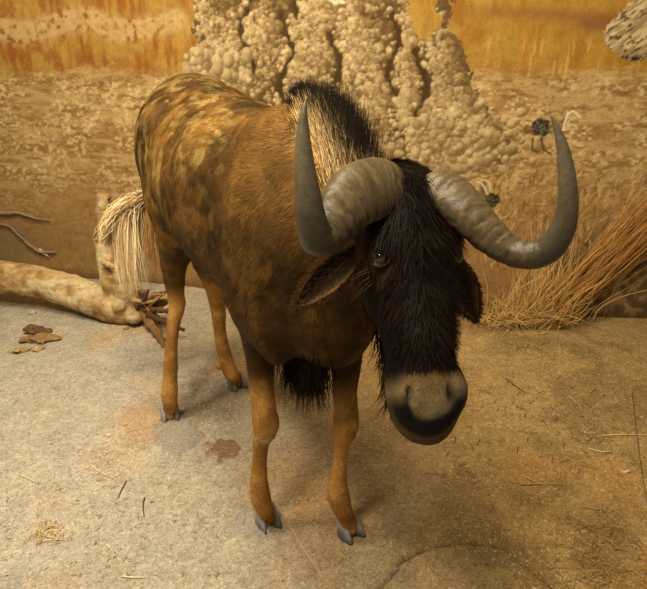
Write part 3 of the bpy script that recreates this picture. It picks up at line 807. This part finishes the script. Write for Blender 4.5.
    # ---- hooves: two pointed toes each
    def toe(center, heading, ln, wd, ht):
        hx = nrm(np.array([*heading[:2], 0])); sx = np.array([-hx[1], hx[0], 0])
        a_ = np.linspace(0, 2 * np.pi, 24, endpoint=False)
        lev = [(0.0, 1.0, 0.0), (.12, 1.0, 0), (.45, .86, -.006), (.8, .72, -.012), (1.0, .62, -.016), (1.08, .4, -.018)]
        Vt = []
        for zf, sc, sh in lev:
            c_ = np.cos(a_); s_ = np.sin(a_)
            fx = np.where(c_ > 0, c_ * ln * .62, c_ * ln * .38) * sc + sh
            w_ = s_ * wd * .5 * (1 - .45 * np.clip(c_, 0, 1) ** 1.5) * (.6 + .4 * sc)
            Vt.append(center + hx * fx[:, None] + sx * w_[:, None] + np.array([0, 0, 1.]) * (ht * zf))
        Vt = np.vstack(Vt); nL = len(lev); m_ = 24
        i, j = np.meshgrid(np.arange(nL - 1), np.arange(m_), indexing='ij'); j2 = (j + 1) % m_
        f_ = np.stack([i * m_ + j, i * m_ + j2, (i + 1) * m_ + j2, (i + 1) * m_ + j], -1).reshape(-1, 4)
        cap0 = np.arange(m_)[::-1][None]; cap1 = (np.arange(m_) + (nL - 1) * m_)[None]
        zf = (Vt[:, 2] - center[2]) / ht
        cc = mix(lin((84, 82, 80)), lin((150, 146, 140)), sstep(.15, .75, zf + (fbm(Vt * 60, 2, 601) - .5) * .8))
        part('hoof', Vt, [f_, cap0, cap1], M_hoof, cc)
    for key, hd_ in (('fl', (.50, -.86)), ('fr', (.62, -.78)), ('hl', (.30, -.95)), ('hr', (.66, -.75))):
        c0 = G(*HOOFPX[key]); c0[2] = .001
        hx = nrm(np.array([*hd_, 0])); sx = np.array([-hx[1], hx[0], 0])
        for s_ in (-1, 1):
            h2 = nrm(hx + sx * s_ * .16)
            toe(c0 + sx * s_ * .0185 - hx * .004, h2, .070, .036, .050)

    # ---- mane: upright hair along the crest, pale at the root and black at the tip
    crest = catmull([B(-.045, 0, 1.155), B(.01, 0, 1.145), [.020, 1.335, 1.085], [.060, 1.275, 1.085], [.088, 1.24, 1.095], [.108, 1.215, 1.12]], 60)
    m_ = 9500; u = .06 + .94 * rng.random(m_); idx = (u * 59).astype(int)
    # the root sits on the neck: project the crest curve on the hide
    from mathutils.bvhtree import BVHTree
    bvh = BVHTree.FromPolygons(V.tolist(), F.tolist())
    cr = []
    for p in crest:
        hit = bvh.ray_cast(Vector((p[0], p[1], 1.34)), Vector((0, 0, -1)))
        cr.append(hit[0] if hit[0] else p)
    cr = np.array(cr)
    side_off = rng.normal(0, .024, m_) * np.interp(u, [0, .2, .4], [.25, .45, 1])
    tcr = nrm(np.gradient(cr, axis=0)); scr = np.cross(tcr, [0, 0, 1]); scr = nrm(scr)
    rt = cr[idx] + scr[idx] * side_off[:, None] + tcr[idx] * rng.normal(0, .006, m_)[:, None] - np.array([0, 0, 1.]) * (.010 + np.abs(side_off) * .9)[:, None]
    hl_ = np.interp(u, [0, .12, .3, .5, .75, .9, 1], [.026, .050, .076, .104, .100, .072, .035]) * rng.uniform(.72, 1.1, m_)
    dd = nrm(np.array([0, 0, 1.]) + scr[idx] * (side_off * 4)[:, None] - tcr[idx] * .10 + rng.normal(0, .09, (m_, 3)))
    dark = rng.random(m_) < np.interp(u, [0, .18, .28, .86, .95, 1], [1, .9, .06, .06, .7, 1])
    pale = mix(lin((236, 206, 148)), lin((206, 164, 104)), rng.random(m_)); blk = lin((26, 19, 13)) * np.ones((m_, 1))
    c0 = np.where(dark[:, None], blk * 1.3, pale)
    # three-tone strand: pale for two thirds, then black
    seg = 6; tt = np.linspace(0, 1, seg + 1)
    Pm = rt[:, None] + dd[:, None] * (hl_[:, None] * tt)[..., None] + (rng.normal(0, .10, (m_, 1, 3)) - tcr[idx][:, None] * .12) * (hl_[:, None] * tt ** 2)[..., None]
    Vs, Fs, Cs, Ns = ribbon(Pm, np.full(m_, .0024), nrm(np.array([-.45, -.75, .5]) + rng.normal(0, .25, (m_, 3))), c0, c0)
    Cs = Cs.reshape(m_, seg + 1, 2, 3)
    thr = np.minimum(.040, hl_ * .42)[:, None]; dk = sstep(-.012, .012, Pm[:, :, 2] - cr[idx][:, None, 2] - thr + rng.normal(0, .007, (m_, 1))); dk = np.maximum(np.maximum(dk, sstep(.64, .82, tt)[None]), dark[:, None] * 1.0)
    Cs = mix(Cs, blk[:, None, None, :], dk[..., None] * np.ones((1, 1, 2))).reshape(-1, 3)
    part('mane', Vs, Fs, M_mane, Cs, normals=Ns)

    # ---- forelock and the brush of hair down the face
    m_ = 9000; s = rng.random(m_) ** .9 * .82 + .01; w_ = np.interp(s, [-.2, 0, .25, .5, .8], [.02, .05, .066, .056, .040])
    l = rng.uniform(-1, 1, m_) * w_
    org = HC0 + HA * (s * HLEN)[:, None] + HL * l[:, None] + HN * .2
    rt = []; nn_ = []
    for p in org:
        hit = bvh.ray_cast(Vector(p), Vector(-HN), .35)
        if hit[0] is None: rt.append((9, 9, 9)); nn_.append((0, 0, 1))
        else: rt.append(hit[0]); nn_.append(hit[1])
    rt = np.array(rt); nn_ = np.array(nn_); ok = rt[:, 0] < 5
    ok &= np.minimum(np.linalg.norm(rt - EYE[0], axis=1), np.linalg.norm(rt - EYE[1], axis=1)) > .034
    rt, nn_, s, l = rt[ok], nn_[ok], s[ok], l[ok]; m_ = len(rt)
    dd = nrm(nn_ * .55 + HA * .55 + HL * (np.sign(l) * .35 + rng.normal(0, .25, m_))[:, None] + rng.normal(0, .15, (m_, 3)))
    ln = np.interp(s, [-.17, .1, .4, .65, .8], [.055, .045, .040, .034, .02]) * rng.uniform(.6, 1.25, m_)
    free = np.ones(m_, bool)
    for e in EYE:
        for fr in (0, .3, .6, .9):
            free &= np.linalg.norm(rt + dd * (ln * fr)[:, None] + (HA * .25 - nn_ * .28) * (ln * fr * fr)[:, None] - e - HN * .006, axis=1) > .030
    rt, nn_, s, l, dd, ln = rt[free], nn_[free], s[free], l[free], dd[free], ln[free]; m_ = len(rt)
    cc = mix(lin((16, 11, 8)), lin((62, 44, 26)), rng.random(m_) ** 2.2)
    Vs, Fs, Cs, Ns = strands(rt - nn_ * .002, dd, ln, .0019, HA * .25 - nn_ * .28, nn_, cc, cc * 1.35, 4)
    part('face_hair', Vs, Fs, M_hair, Cs, normals=Ns)
    # tuft on the crown between the bosses
    m_ = 1600
    rt = Hd(0, 0, 0) + HA * (rng.uniform(.0, .14, m_) * HLEN)[:, None] + HL * rng.normal(.0, .013, m_)[:, None] + HN * rng.uniform(.07, .10, m_)[:, None]
    dd = nrm(HN * .55 + HA * .15 + HL * rng.normal(0, .3, m_)[:, None] + rng.normal(0, .25, (m_, 3)))
    cc = mix(lin((16, 12, 9)), lin((44, 30, 18)), rng.random(m_) ** 2)
    Vs, Fs, Cs, Ns = strands(rt, dd, rng.uniform(.015, .035, m_), .002, HA * .9 + np.zeros((m_, 3)), np.tile(HN, (m_, 1)), cc, cc * 1.3, 4)
    part('forelock', Vs, Fs, M_hair, Cs, normals=Ns)
    # whiskery beard under jaw and muzzle
    m_ = 1500; s = rng.uniform(.35, .95, m_)
    rt = HC0 + HA * (s * HLEN)[:, None] + HL * rng.uniform(-.055, .03, m_)[:, None] - HN * np.interp(s, [.35, .6, .95], [.075, .06, .045])[:, None]
    dd = nrm(np.array([-.05, .02, -1.]) + rng.normal(0, .2, (m_, 3)))
    cc = mix(lin((20, 14, 10)), lin((70, 46, 26)), rng.random(m_) ** 2)
    Vs, Fs, Cs, Ns = strands(rt, dd, rng.uniform(.03, .075, m_), .002, np.zeros((m_, 3)), np.tile([0, -1., .2], (m_, 1)), cc, cc * 1.2, 3)
    part('beard', Vs, Fs, M_hair, Cs, normals=Ns)
    # black tuft hanging between the forelegs
    m_ = 2200; t_ = rng.normal(.06, .04, m_); la_ = rng.normal(-.045, .017, m_)
    rt = B(0, 0, .66) + D3 * t_[:, None] + L3 * la_[:, None]; rt[:, 2] = .655 + rng.uniform(-.02, .02, m_)
    for i_ in range(m_):
        hit = bvh.ray_cast(Vector((rt[i_, 0], rt[i_, 1], .3)), Vector((0, 0, 1)), .6)
        if hit[0]: rt[i_, 2] = hit[0][2] + .006
    okt = rt[:, 2] > .56; rt = rt[okt]; la_ = la_[okt]; m_ = len(rt)
    ln = rng.uniform(.06, .165, m_) * np.exp(-((la_ + .048) / .03) ** 2)
    dd = nrm(np.array([0, 0, -1.]) + rng.normal(0, .12, (m_, 3)))
    cc = mix(lin((16, 11, 8)), lin((48, 30, 17)), rng.random(m_) ** 2)
    Vs, Fs, Cs, Ns = strands(rt, dd, ln, .0024, rng.normal(0, .12, (m_, 3)), np.tile([0, -1., .2], (m_, 1)), cc, cc * 1.2, 4)
    part('chest_tuft', Vs, Fs, M_mane, Cs, normals=Ns)

    # ---- tail: a dock and long cream hair
    dock = catmull([B(-.88, 0, 1.03), B(-.925, -.02, .98), W(148, 192, 2.23), W(134, 206, 2.25)], 14)
    Vd, Fd = sweep(dock, np.linspace(.028, .014, 14), 12)
    tail = part('tail', Vd, Fd, M_skin, np.tile(lin((150, 112, 66)), (len(Vd), 1)))
    m_ = 5200; u = rng.random(m_); seg = 9; tt = np.linspace(0, 1, seg + 1)
    a = W(150, 196, 2.21)[None] + (W(136, 200, 2.25) - W(150, 196, 2.21))[None] * u[:, None] + rng.normal(0, .008, (m_, 3))
    q = rng.normal(0, 1, m_); q2 = rng.random(m_)
    midx = 123 + q * 9; midy = 216 + rng.normal(0, 6, m_) - (midx - 122) * .35
    endx = 131 + q * 9 + rng.normal(0, 3, m_); endy = 236 + q2 ** .8 * 66 - np.abs(q) * 8
    far = q < -1.0
    endx = np.where(far, 108 + rng.normal(0, 5, m_), endx); endy = np.where(far, 228 + q2 * 24, endy)
    Yt = 2.25 + rng.normal(0, .018, m_)
    def Wv(px, py, Y):
        k = (py - CY) / FPX; ta = (SP + k * CP) / (CP - k * SP); z = CAM_H - Y * ta
        return np.stack([(px - CX) / FPX * (Y * CP + (CAM_H - z) * SP), Y, z], -1)
    b = Wv(midx, midy, Yt); e = Wv(endx, endy, Yt + .02)
    ctrl = b + (b - (a + e) / 2) * .55 + rng.normal(0, .012, (m_, 3))
    Pm = ((1 - tt) ** 2)[None, :, None] * a[:, None] + (2 * tt * (1 - tt))[None, :, None] * ctrl[:, None] + (tt ** 2)[None, :, None] * e[:, None]
    cc = mix(lin((250, 230, 184)), lin((214, 178, 116)), rng.random(m_) ** 1.4)
    right = (u < .25) & (rng.random(m_) < .5)
    cc = np.where(right[:, None], lin((150, 106, 56))[None] * np.ones((m_, 1)), cc)
    Pm = Pm + rng.normal(0, .006, (m_, 1, 3)) * np.sin(tt * 7)[None, :, None]
    Vs, Fs, Cs, Ns = ribbon(Pm, np.full(m_, .0021), nrm(np.array([-.35, -.6, .6]) + rng.normal(0, .25, (m_, 3))), cc * .95, cc, profile=lambda t: 1 - t ** 4)
    part('tail_hair', Vs, Fs, M_hair, Cs, parent=tail, normals=Ns)
    # brown whisk falling beside the thigh
    m_ = 500; a = Wv(rng.normal(152, 3, m_), rng.normal(214, 5, m_), np.full(m_, 2.19))
    e = Wv(rng.normal(155, 5, m_), rng.uniform(240, 272, m_), np.full(m_, 2.21))
    Pm = a[:, None] + (e - a)[:, None] * tt[None, :, None] + np.array([-.02, 0, 0]) * (tt * (1 - tt))[None, :, None]
    cc = mix(lin((176, 132, 72)), lin((112, 74, 36)), rng.random(m_))
    Vs, Fs, Cs, Ns = ribbon(Pm, np.full(m_, .0026), np.tile(nrm([-.3, -.9, .3]), (m_, 1)), cc, cc)
    part('thigh_whisk', Vs, Fs, M_hair, Cs, parent=tail, normals=Ns)
    # ---- pale whiskers under the eye
    wh = []; fw = []; o_ = 0
    for k in range(5):
        p0 = Hd(.37 + .018 * k, -.074, .03); d_ = nrm(-HL * .8 + HN * random.uniform(-.1, .4) + HA * random.uniform(.1, .8))
        pts = [p0 + d_ * (.045 * q_) + np.array([0, 0, -.01]) * q_ ** 2 for q_ in np.linspace(0, 1, 5)]
        Vl, Fl = sweep(pts, np.linspace(.0004, .00015, 5), 5)
        wh.append(Vl); fw.append([x + o_ for x in Fl]); o_ += len(Vl)
    part('whisker_hair', np.vstack(wh), [np.vstack([x[0] for x in fw]), np.vstack([x[1] for x in fw])], M_hair, np.tile(lin((150, 128, 92)), (o_, 1)))
    return root

# ------------------------------------------------------------------ fallen log with its stump of a branch
def build_log():
    root = empty('fallen_log', (*G(80, 305)[:2], 0))
    tag(root, 'pale weathered fallen log with a broken upright stub lying against the painted wall', 'log')
    off = np.array(root.location)
    f = Field((-2.35, 2.55, -.03), (-.60, 3.36, .66), .0075)
    rows = [(-120, 275, 3.10, .085), (-40, 275, 3.08, .085), (20, 279, 3.04, .082), (65, 289, 2.98, .078), (98, 302, 2.90, .080), (122, 310, 2.84, .078), (140, 306, 2.82, .05)]
    f.tube([[*W(a, b, Y), r, r] for a, b, Y, r in rows], k=.02, n=20)
    f.tube([[*W(118, 300, 2.88), .085, .075], [*W(112, 275, 2.92), .060, .060], [*W(107, 250, 2.95), .058, .05], [*W(104, 220, 2.97), .046, .038], [*W(102.5, 190, 2.98), .038, .03]], k=.05, n=12)
    f.ellipsoid(W(101, 196, 2.98) + np.array([.04, 0, .30]), (.34, .34, .29), k=.006, cut=True)
    f.tube([[*W(140, 312, 2.82), .05, .04], [*W(152, 306, 2.80), .04, .034], [*W(166, 300, 2.80), .022, .02]], k=.03, n=7)
    f.ellipsoid(W(128, 292, 2.80), (.06, .05, .05), k=.05); f.ellipsoid(W(108, 285, 2.82), (.035, .03, .04), k=.03)
    f.ellipsoid(W(118, 306, 2.76), (.03, .03, .025), k=.02); f.ellipsoid(W(134, 318, 2.76), (.04, .035, .03), k=.03)
    f.ellipsoid(W(122, 270, 2.84), (.022, .02, .025), k=.03, cut=True)
    V, F = f.mesh(2); N = vnormals(V, F)
    V = V + N * ((fbm(V * 16, 4, 701) - .5) * .020 + (fbm(V * np.array([14, 60, 60]), 3, 705) - .5) * .008)[:, None]
    V[:, 2] = np.maximum(V[:, 2], -.02)
    n1 = fbm(V * 12, 4, 711); n2 = fbm(V * np.array([6, 30, 30]), 4, 721)
    C = mix(lin((204, 176, 124)), lin((162, 124, 72)), sstep(.4, .65, n1)); C = mix(C, lin((226, 208, 166)), sstep(.5, .68, n2) * .6)
    C = mix(C, lin((112, 80, 44)), sstep(.6, .75, n1) * .6); C = mix(C, lin((98, 72, 44)), sstep(.06, .0, V[:, 2]) * .6)  # last mix paints the contact shade into the log's underside
    C = mix(C, lin((120, 88, 52)), sstep(-1.05, -.85, V[:, 0]) * .5)
    mesh_obj('trunk', V - off, F, M_wood, root, col=C)
    def root_piece(pts, r0, r1, col, name='root'):
        P = catmull([W(*p) for p in pts], 14); Vp, Fp = sweep(P, np.linspace(r0, r1, 14) * (1 + .25 * np.sin(np.arange(14) * 2.1)), 9)
        Vp = Vp + nrm(Vp - Vp.mean(0)) * ((fbm(Vp * 50, 3, 731) - .5) * .012)[:, None]
        Vp[:, 2] = np.maximum(Vp[:, 2], -.01)
        mesh_obj(name, Vp - off, Fp, M_wood, root, col=lin(col) * (.7 + .6 * fbm(Vp * 40, 3, 741))[:, None])
    root_piece([(142, 312, 2.80), (152, 326, 2.70), (160, 338, 2.63), (165, 349, 2.56)], .028, .014, (136, 98, 56))
    root_piece([(140, 305, 2.80), (156, 296, 2.76), (170, 290, 2.75)], .02, .006, (128, 94, 56))
    root_piece([(144, 308, 2.78), (160, 310, 2.73), (176, 312, 2.70)], .022, .008, (110, 80, 46))
    root_piece([(148, 314, 2.74), (164, 322, 2.68), (184, 330, 2.62)], .018, .006, (96, 68, 40))
    root_piece([(132, 300, 2.76), (150, 302, 2.74), (164, 294, 2.74)], .014, .005, (170, 134, 84))
    r_ = np.random.default_rng(23)
    for k in range(16):
        a0 = (140 + r_.normal(0, 5), 304 + r_.normal(0, 7), 2.79 + r_.normal(0, .02)); ang = r_.uniform(-1.6, 1.2); q = r_.uniform(9, 24)
        mid = (a0[0] + math.cos(ang) * q * .6 + r_.normal(0, 2), a0[1] + math.sin(ang) * q * .5 + r_.normal(0, 2), a0[2] - .02)
        end = (a0[0] + math.cos(ang) * q, min(a0[1] + math.sin(ang) * q * .9 + r_.normal(0, 3), 326), a0[2] - .04 + r_.normal(0, .02))
        root_piece([a0, mid, end], r_.uniform(.010, .018), r_.uniform(.003, .007), [(84, 60, 36), (126, 94, 56), (104, 76, 46), (176, 140, 92)][k % 4])
    root_piece([(104, 262, 2.86), (112, 266, 2.82), (122, 268, 2.81)], .018, .006, (202, 170, 116), 'broken_knot')
    root_piece([(104, 202, 2.96), (108, 200, 2.95), (112, 197, 2.95)], .006, .002, (70, 46, 26), 'twig_stub')
    return root

def tube_thing(name, pts, r, mat, col, label, cat, group=None, n=20, seg=8, jitter=.0, origin=None, parent=None):
    P = catmull(pts, n); rr = np.interp(np.linspace(0, 1, n), np.linspace(0, 1, len(r)), r)
    V, F = sweep(P, rr, seg)
    if jitter: V = V + (np.stack([fbm(V * 45, 2, 5 + k) for k in range(3)], -1) - .5) * jitter
    c = np.asarray(lin(col)) * (.75 + .5 * fbm(V * 40, 3, 801))[:, None]
    if parent is not None: return mesh_obj(name, V - np.array(parent.location), F, mat, parent, col=c)
    o = place(mesh_obj(name, V, F, mat, col=c), P[0] if origin is None else origin)
    return tag(o, label, cat, group)

def build_dead_branch():
    def on_wall(px, py, gap=.015):
        p = wall_hit(px, py); return p + np.array([0, -gap, 0])
    base = np.array([-2.02, 3.38, 0.])
    root = empty('dead_branch', base)
    tag(root, 'thin grey dead branch with two twigs reaching in front of the wall above the log', 'branch')
    a = on_wall(-25, 205); b = on_wall(-12, 222)
    tube_thing('stem', [base, base + np.array([.02, 0, .2]), b, a], [.014, .011, .009, .006], M_wood, (124, 104, 80), None, None, parent=root, jitter=.006)
    tube_thing('twig', [a, on_wall(2, 212), on_wall(21, 212.5), on_wall(36, 217.5), on_wall(50, 219)], [.010, .012, .009, .007, .003], M_wood, (160, 138, 106), None, None, parent=root, jitter=.008)
    tube_thing('twig', [b, on_wall(9, 225), on_wall(20, 235), on_wall(33, 246), on_wall(43, 251), on_wall(57, 251)], [.008, .007, .007, .010, .012, .003], M_wood, (152, 134, 106), None, None, parent=root, jitter=.008)
    tube_thing('twig_knot', [on_wall(40, 248), on_wall(45, 252), on_wall(50, 256)], [.008, .009, .003], M_wood, (196, 182, 152), None, None, parent=root, n=8, jitter=.004)

# ------------------------------------------------------------------ dry grass clump
def build_grass():
    base = G(525, 326); root = empty('dry_grass_clump', (base[0], base[1], 0))
    tag(root, 'clump of dry straw coloured grass leaning right beside the painted wall', 'grass clump')
    off = np.array(root.location); r_ = np.random.default_rng(11)
    def clamp(P):
        lim = wall_Y(P[..., 0]) - .02
        P[..., 1] = np.minimum(P[..., 1], lim); P[..., 2] = np.maximum(P[..., 2], .004)
        return P
    def blades(n, rootpx, spreadx, endfn, wid, c_a, c_b, name, sag):
        tt = np.linspace(0, 1, 8)
        a = np.array([G(r_.normal(rootpx[0], spreadx), r_.normal(rootpx[1], 4)) for _ in range(n)])
        e = np.array([endfn(k, a[k]) for k in range(n)])
        P = a[:, None] + (e - a)[:, None] * tt[None, :, None]
        L = np.linalg.norm(e - a, axis=1)
        P = P + np.array([0, 0, 1.])[None, None] * (L * sag * r_.uniform(.3, 1.5, n))[:, None, None] * (4 * tt * (1 - tt))[None, :, None]
        P = P + r_.normal(0, .014, (n, 1, 3)) * np.sin(tt * 5)[None, :, None]
        P = clamp(P)
        cc = mix(lin(c_a), lin(c_b), r_.random(n)) * r_.uniform(.7, 1.15, (n, 1))
        V, F, C, N = ribbon(P, r_.uniform(.6, 1.3, n) * wid, np.tile(nrm([-.2, -.8, .55]), (n, 1)), cc * .75, cc * 1.1, side=r_.normal(0, 1, (n, 3)), profile=lambda t: 1 - t ** 3)
        mesh_obj(name, V - off, F, M_straw, root, col=C, normals=N)
    def end_long(k, a):
        f = r_.random(); x_ = 600 + 130 * r_.random() ** .6
        return W(x_, 318 - (x_ - 545) * .74 - 62 * f * f + r_.normal(0, 5), a[1] - .02 + r_.normal(0, .05))
    blades(280, (545, 316), 13, end_long, .0046, (176, 112, 46), (218, 166, 90), 'stems', .03)
    def end_mid(k, a):
        ang = r_.uniform(.65, 1.7); L = r_.uniform(.12, .40)
        return a + np.array([math.cos(ang) * L, r_.normal(0, .06), math.sin(ang) * L])
    blades(420, (535, 322), 20, end_mid, .0044, (186, 130, 62), (222, 178, 104), 'leaf_blades', .05)
    def end_tangle(k, a):
        ang = r_.uniform(.1, 3.0); L = r_.uniform(.06, .20)
        return a + np.array([math.cos(ang) * L, r_.normal(-.02, .05), abs(math.sin(ang)) * L * .9])
    blades(900, (520, 324), 19, end_tangle, .0042, (128, 84, 38), (232, 188, 110), 'tangled_blades', .12)
    def end_pale(k, a):
        return W(540 + r_.uniform(-22, 34), 220 + r_.uniform(-22, 22), a[1] + .05) + r_.normal(0, .02, 3)
    blades(120, (540, 312), 10, end_pale, .0036, (180, 142, 84), (214, 180, 122), 'seed_heads', .02)
    return root

# ------------------------------------------------------------------ small things on the floor
def gz(p):
    return float(ground_z(np.array([p[0]]), np.array([p[1]]))[0])

def build_litter():
    # loose bark pieces at the left
    def chunk(px, py, ln, wd, ht, ang, col, name, label, cat, group=None, seed=0):
        p = G(px, py); n = 40; u = np.linspace(-1, 1, n)
        d = np.array([math.cos(ang), math.sin(ang), 0])
        pts = p + d * (u[:, None] * ln * .5); pts[:, 2] = gz(p) + ht * .42 + .004 * np.sin(u * 3 + seed)
        rad = np.sqrt(np.clip(1 - np.abs(u) ** 2.6, .01, 1)) * wd * .5
        V, F = sweep(pts, rad * (1 + .3 * np.sin(u * 5 + seed)), 18, flat=rad * ht / wd)
        V = V + (np.stack([fbm(V * 42, 3, seed + k) for k in range(3)], -1) - .5) * np.array([.03, .05, .034]) * (wd / .04)
        c = lin(col) * (.55 + .9 * fbm(V * 60, 3, seed + 7))[:, None]
        return tag(place(mesh_obj(name, V, F, M_wood, col=c), p), label, cat, group)
    chunk(38, 333, .13, .045, .035, .05, (112, 84, 54), 'bark_chunk', 'dark curled bark chunk, farther from the camera of the loose wood pieces', 'wood chip', None, 3)
    chunk(40, 341, .19, .040, .034, .10, (150, 118, 78), 'bark_chunk', 'knobbly brown bark chunk lying between two other wood pieces', 'wood chip', None, 13)
    chunk(28, 351, .15, .034, .024, .28, (178, 150, 108), 'wood_splinter', 'pale pointed wood splinter in front of the dark bark chunks', 'wood chip', None, 23)
    def pebble(px, py, r, col, label, seed, squash=.65):
        p = G(px, py); f = Field((-.06, -.06, -.04), (.06, .06, .06), .004)
        f.ellipsoid((0, 0, 0), (r, r * .75, r * squash), k=.01); f.ellipsoid((r * .4, .1 * r, .2 * r), (r * .6, r * .5, r * .5), k=.01)
        V, F = f.mesh(1); V = V * (1 + (fbm(V * 60 + seed, 3, seed) - .5)[:, None] * .5); V = V + p + np.array([0, 0, gz(p) + r * squash * .5])
        tag(place(mesh_obj('pebble', V, F, M_stone, col=lin(col) * (.75 + .5 * fbm(V * 70, 2, seed))[:, None]), p), label, 'stone')
    pebble(32, 313, .020, (190, 174, 140), 'small pale pebble on the dirt between the log and the bark', 31)
    pebble(126, 331, .014, (160, 134, 92), 'small tan pebble under the root end of the log', 37)
    # pale wood chip at the right
    chunk(626, 470, .030, .011, .008, -.15, (214, 194, 150), 'wood_chip', 'small pale wood chip on the brown dirt at the right edge', 'wood chip', None, 43)
    # single stalks one can point at
    def stalk(pts, r, col, label, lift=.004, name='straw_stalk'):
        P = []
        for p in pts:
            q = G(*p); q[2] = gz(q) + lift; P.append(q)
        tube_thing(name, P, [r, r, r * .5], M_straw, col, label, 'straw', n=14, seg=6)
    stalk([(271, 497), (286, 520), (300, 545), (316, 570), (330, 592)], .0021, (206, 170, 112), 'long pale straw stalk running from the fore hoof to the front edge', .006)
    stalk([(520, 484), (540, 484.5), (563, 484)], .0022, (196, 158, 98), 'straight tan straw stalk on the brown dirt right of the muzzle')
    stalk([(525, 477), (535, 482), (553, 488)], .0018, (214, 180, 120), 'short slanting pale straw crossing a straight tan stalk')
    stalk([(602, 434.5), (625, 435), (650, 436)], .0022, (222, 190, 132), 'pale straw stalk lying level at the right edge of the floor')
    stalk([(588, 447), (600, 450), (611, 451)], .0022, (224, 198, 142), 'short pale curved straw above the wood chip')
    stalk([(632, 395), (636, 430), (642, 470), (648, 510)], .0018, (120, 84, 44), 'thin brown stem lying lengthwise near the right edge')
    stalk([(506, 378), (514, 385), (526, 393)], .0020, (92, 64, 34), 'short dark twig on the floor below the grass clump', name='twig')
    stalk([(568, 395), (577, 402), (582, 408)], .0018, (210, 176, 116), 'short pale straw right of the dark twig')
    stalk([(89, 463), (100, 470), (112, 477)], .0019, (214, 194, 150), 'pale thin straw on the grey dirt left of the hind hoof')
    stalk([(126, 480), (121, 490), (118, 498)], .0017, (90, 72, 50), 'short dark twig leaning toward a curved dark twig', name='twig')
    stalk([(145, 497), (143, 505), (144, 517)], .0018, (80, 64, 44), 'short dark curved twig on the grey dirt', name='twig')
    stalk([(17, 474), (25, 477), (37, 482)], .0018, (222, 204, 160), 'short cream straw near the left edge of the floor')
    stalk([(107, 544), (112, 550), (115, 556)], .0020, (222, 204, 160), 'short cream straw standing alone near the front edge')
    stalk([(122, 577), (134, 578), (146, 578)], .0022, (222, 206, 166), 'level cream straw at the very front of the grey dirt')
    stalk([(600, 509), (590, 507), (580, 505)], .0018, (204, 168, 108), 'short straw stalk on the brown dirt below the wood chip')
    # a little heap of straw left of centre
    r_ = np.random.default_rng(19)
    def heap(cx, cy, n, sx, sy, name, label, c_a, c_b, lmin, lmax, wid=.0024, cat='straw', hgt=.012):
        V_, F_, C_, o_ = [], [], [], 0
        o0 = G(cx, cy)
        for k in range(n):
            p = G(cx + sx * np.clip(r_.normal(), -1.7, 1.7), cy + sy * np.clip(r_.normal(), -1.7, 1.7)); a = r_.uniform(0, np.pi); L_ = r_.uniform(lmin, lmax)
            d = np.array([math.cos(a), math.sin(a), r_.normal(0, .12)]); p[2] = gz(p) + .003 + r_.random() * hgt
            q = [p - d * L_ * .5, p + np.array([0, 0, .003]), p + d * L_ * .5]
            for qq in q: qq[2] = max(qq[2], gz(qq) + .002)
            V, F = sweep(q, [wid * .5] * 3, 4)
            V_.append(V); F_.append(F); C_.append(np.tile(mix(lin(c_a), lin(c_b), r_.random()), (len(V), 1)))
        F4 = []; F3 = []
        for V, F in zip(V_, F_): F4.append(F[0] + o_); F3.append(F[1] + o_); o_ += len(V)
        o = mesh_obj(name, np.vstack(V_), [np.vstack(F4), np.vstack(F3)], M_straw, col=np.vstack(C_), smooth=False)
        return tag(place(o, o0), label, cat, None, 'stuff')
    heap(48, 532, 34, 7, 6, 'straw_wisps', 'loose wisp of cream straw on the grey dirt', (226, 204, 150), (186, 152, 96), .02, .07)
    heap(596, 552, 120, 24, 24, 'straw_litter', 'scatter of tan straw toward the front right corner', (196, 154, 92), (140, 102, 56), .012, .06, .0018, hgt=.006)
    heap(654, 576, 90, 7, 16, 'straw_heap', 'orange tan straw heap at the front right corner', (206, 158, 86), (158, 110, 54), .03, .09, .002, hgt=.03)
    heap(545, 410, 170, 66, 38, 'chaff', 'fine chaff and twigs strewn over the brown dirt', (170, 134, 82), (92, 66, 36), .01, .05, .002, hgt=.002)
    heap(112, 500, 240, 62, 44, 'chaff', 'fine pale chaff strewn over the grey dirt', (220, 200, 156), (150, 124, 86), .006, .022, .002, hgt=.002)

# ------------------------------------------------------------------ build
floor = build_ground()
wall = build_wall()
build_log()
build_dead_branch()
build_grass()
build_litter()
build_wildebeest()

# ------------------------------------------------------------------ light
def area(name, loc, target, size, power, col, spread=None):
    l = bpy.data.lights.new(name, 'AREA'); l.shape = 'DISK'; l.size = size; l.energy = power; l.color = col
    if spread: l.spread = math.radians(spread)
    o = bpy.data.objects.new(name, l); COL.objects.link(o); o.location = loc
    o.rotation_euler = (Vector(target) - Vector(loc)).to_track_quat('-Z', 'Y').to_euler()
    return o
WARM = (1.0, .86, .60)
area('key_spot', (-.75, -.1, 3.3), (-.1, 1.6, .4), .45, 55, (1.0, .87, .68))
area('left_spot', (-1.5, 1.0, 3.2), (-.95, 1.55, 0), .5, 10, (1.0, .90, .76), 70)
area('wall_wash', (-.5, 1.5, 3.1), (-.35, 3.2, 1.0), .9, 78, WARM)
w = bpy.data.worlds.new('World'); scene.world = w; w.use_nodes = True
w.node_tree.nodes['Background'].inputs[0].default_value = (1.0, .86, .62, 1); w.node_tree.nodes['Background'].inputs[1].default_value = .16
scene.view_settings.view_transform = 'Standard'; scene.view_settings.look = 'None'
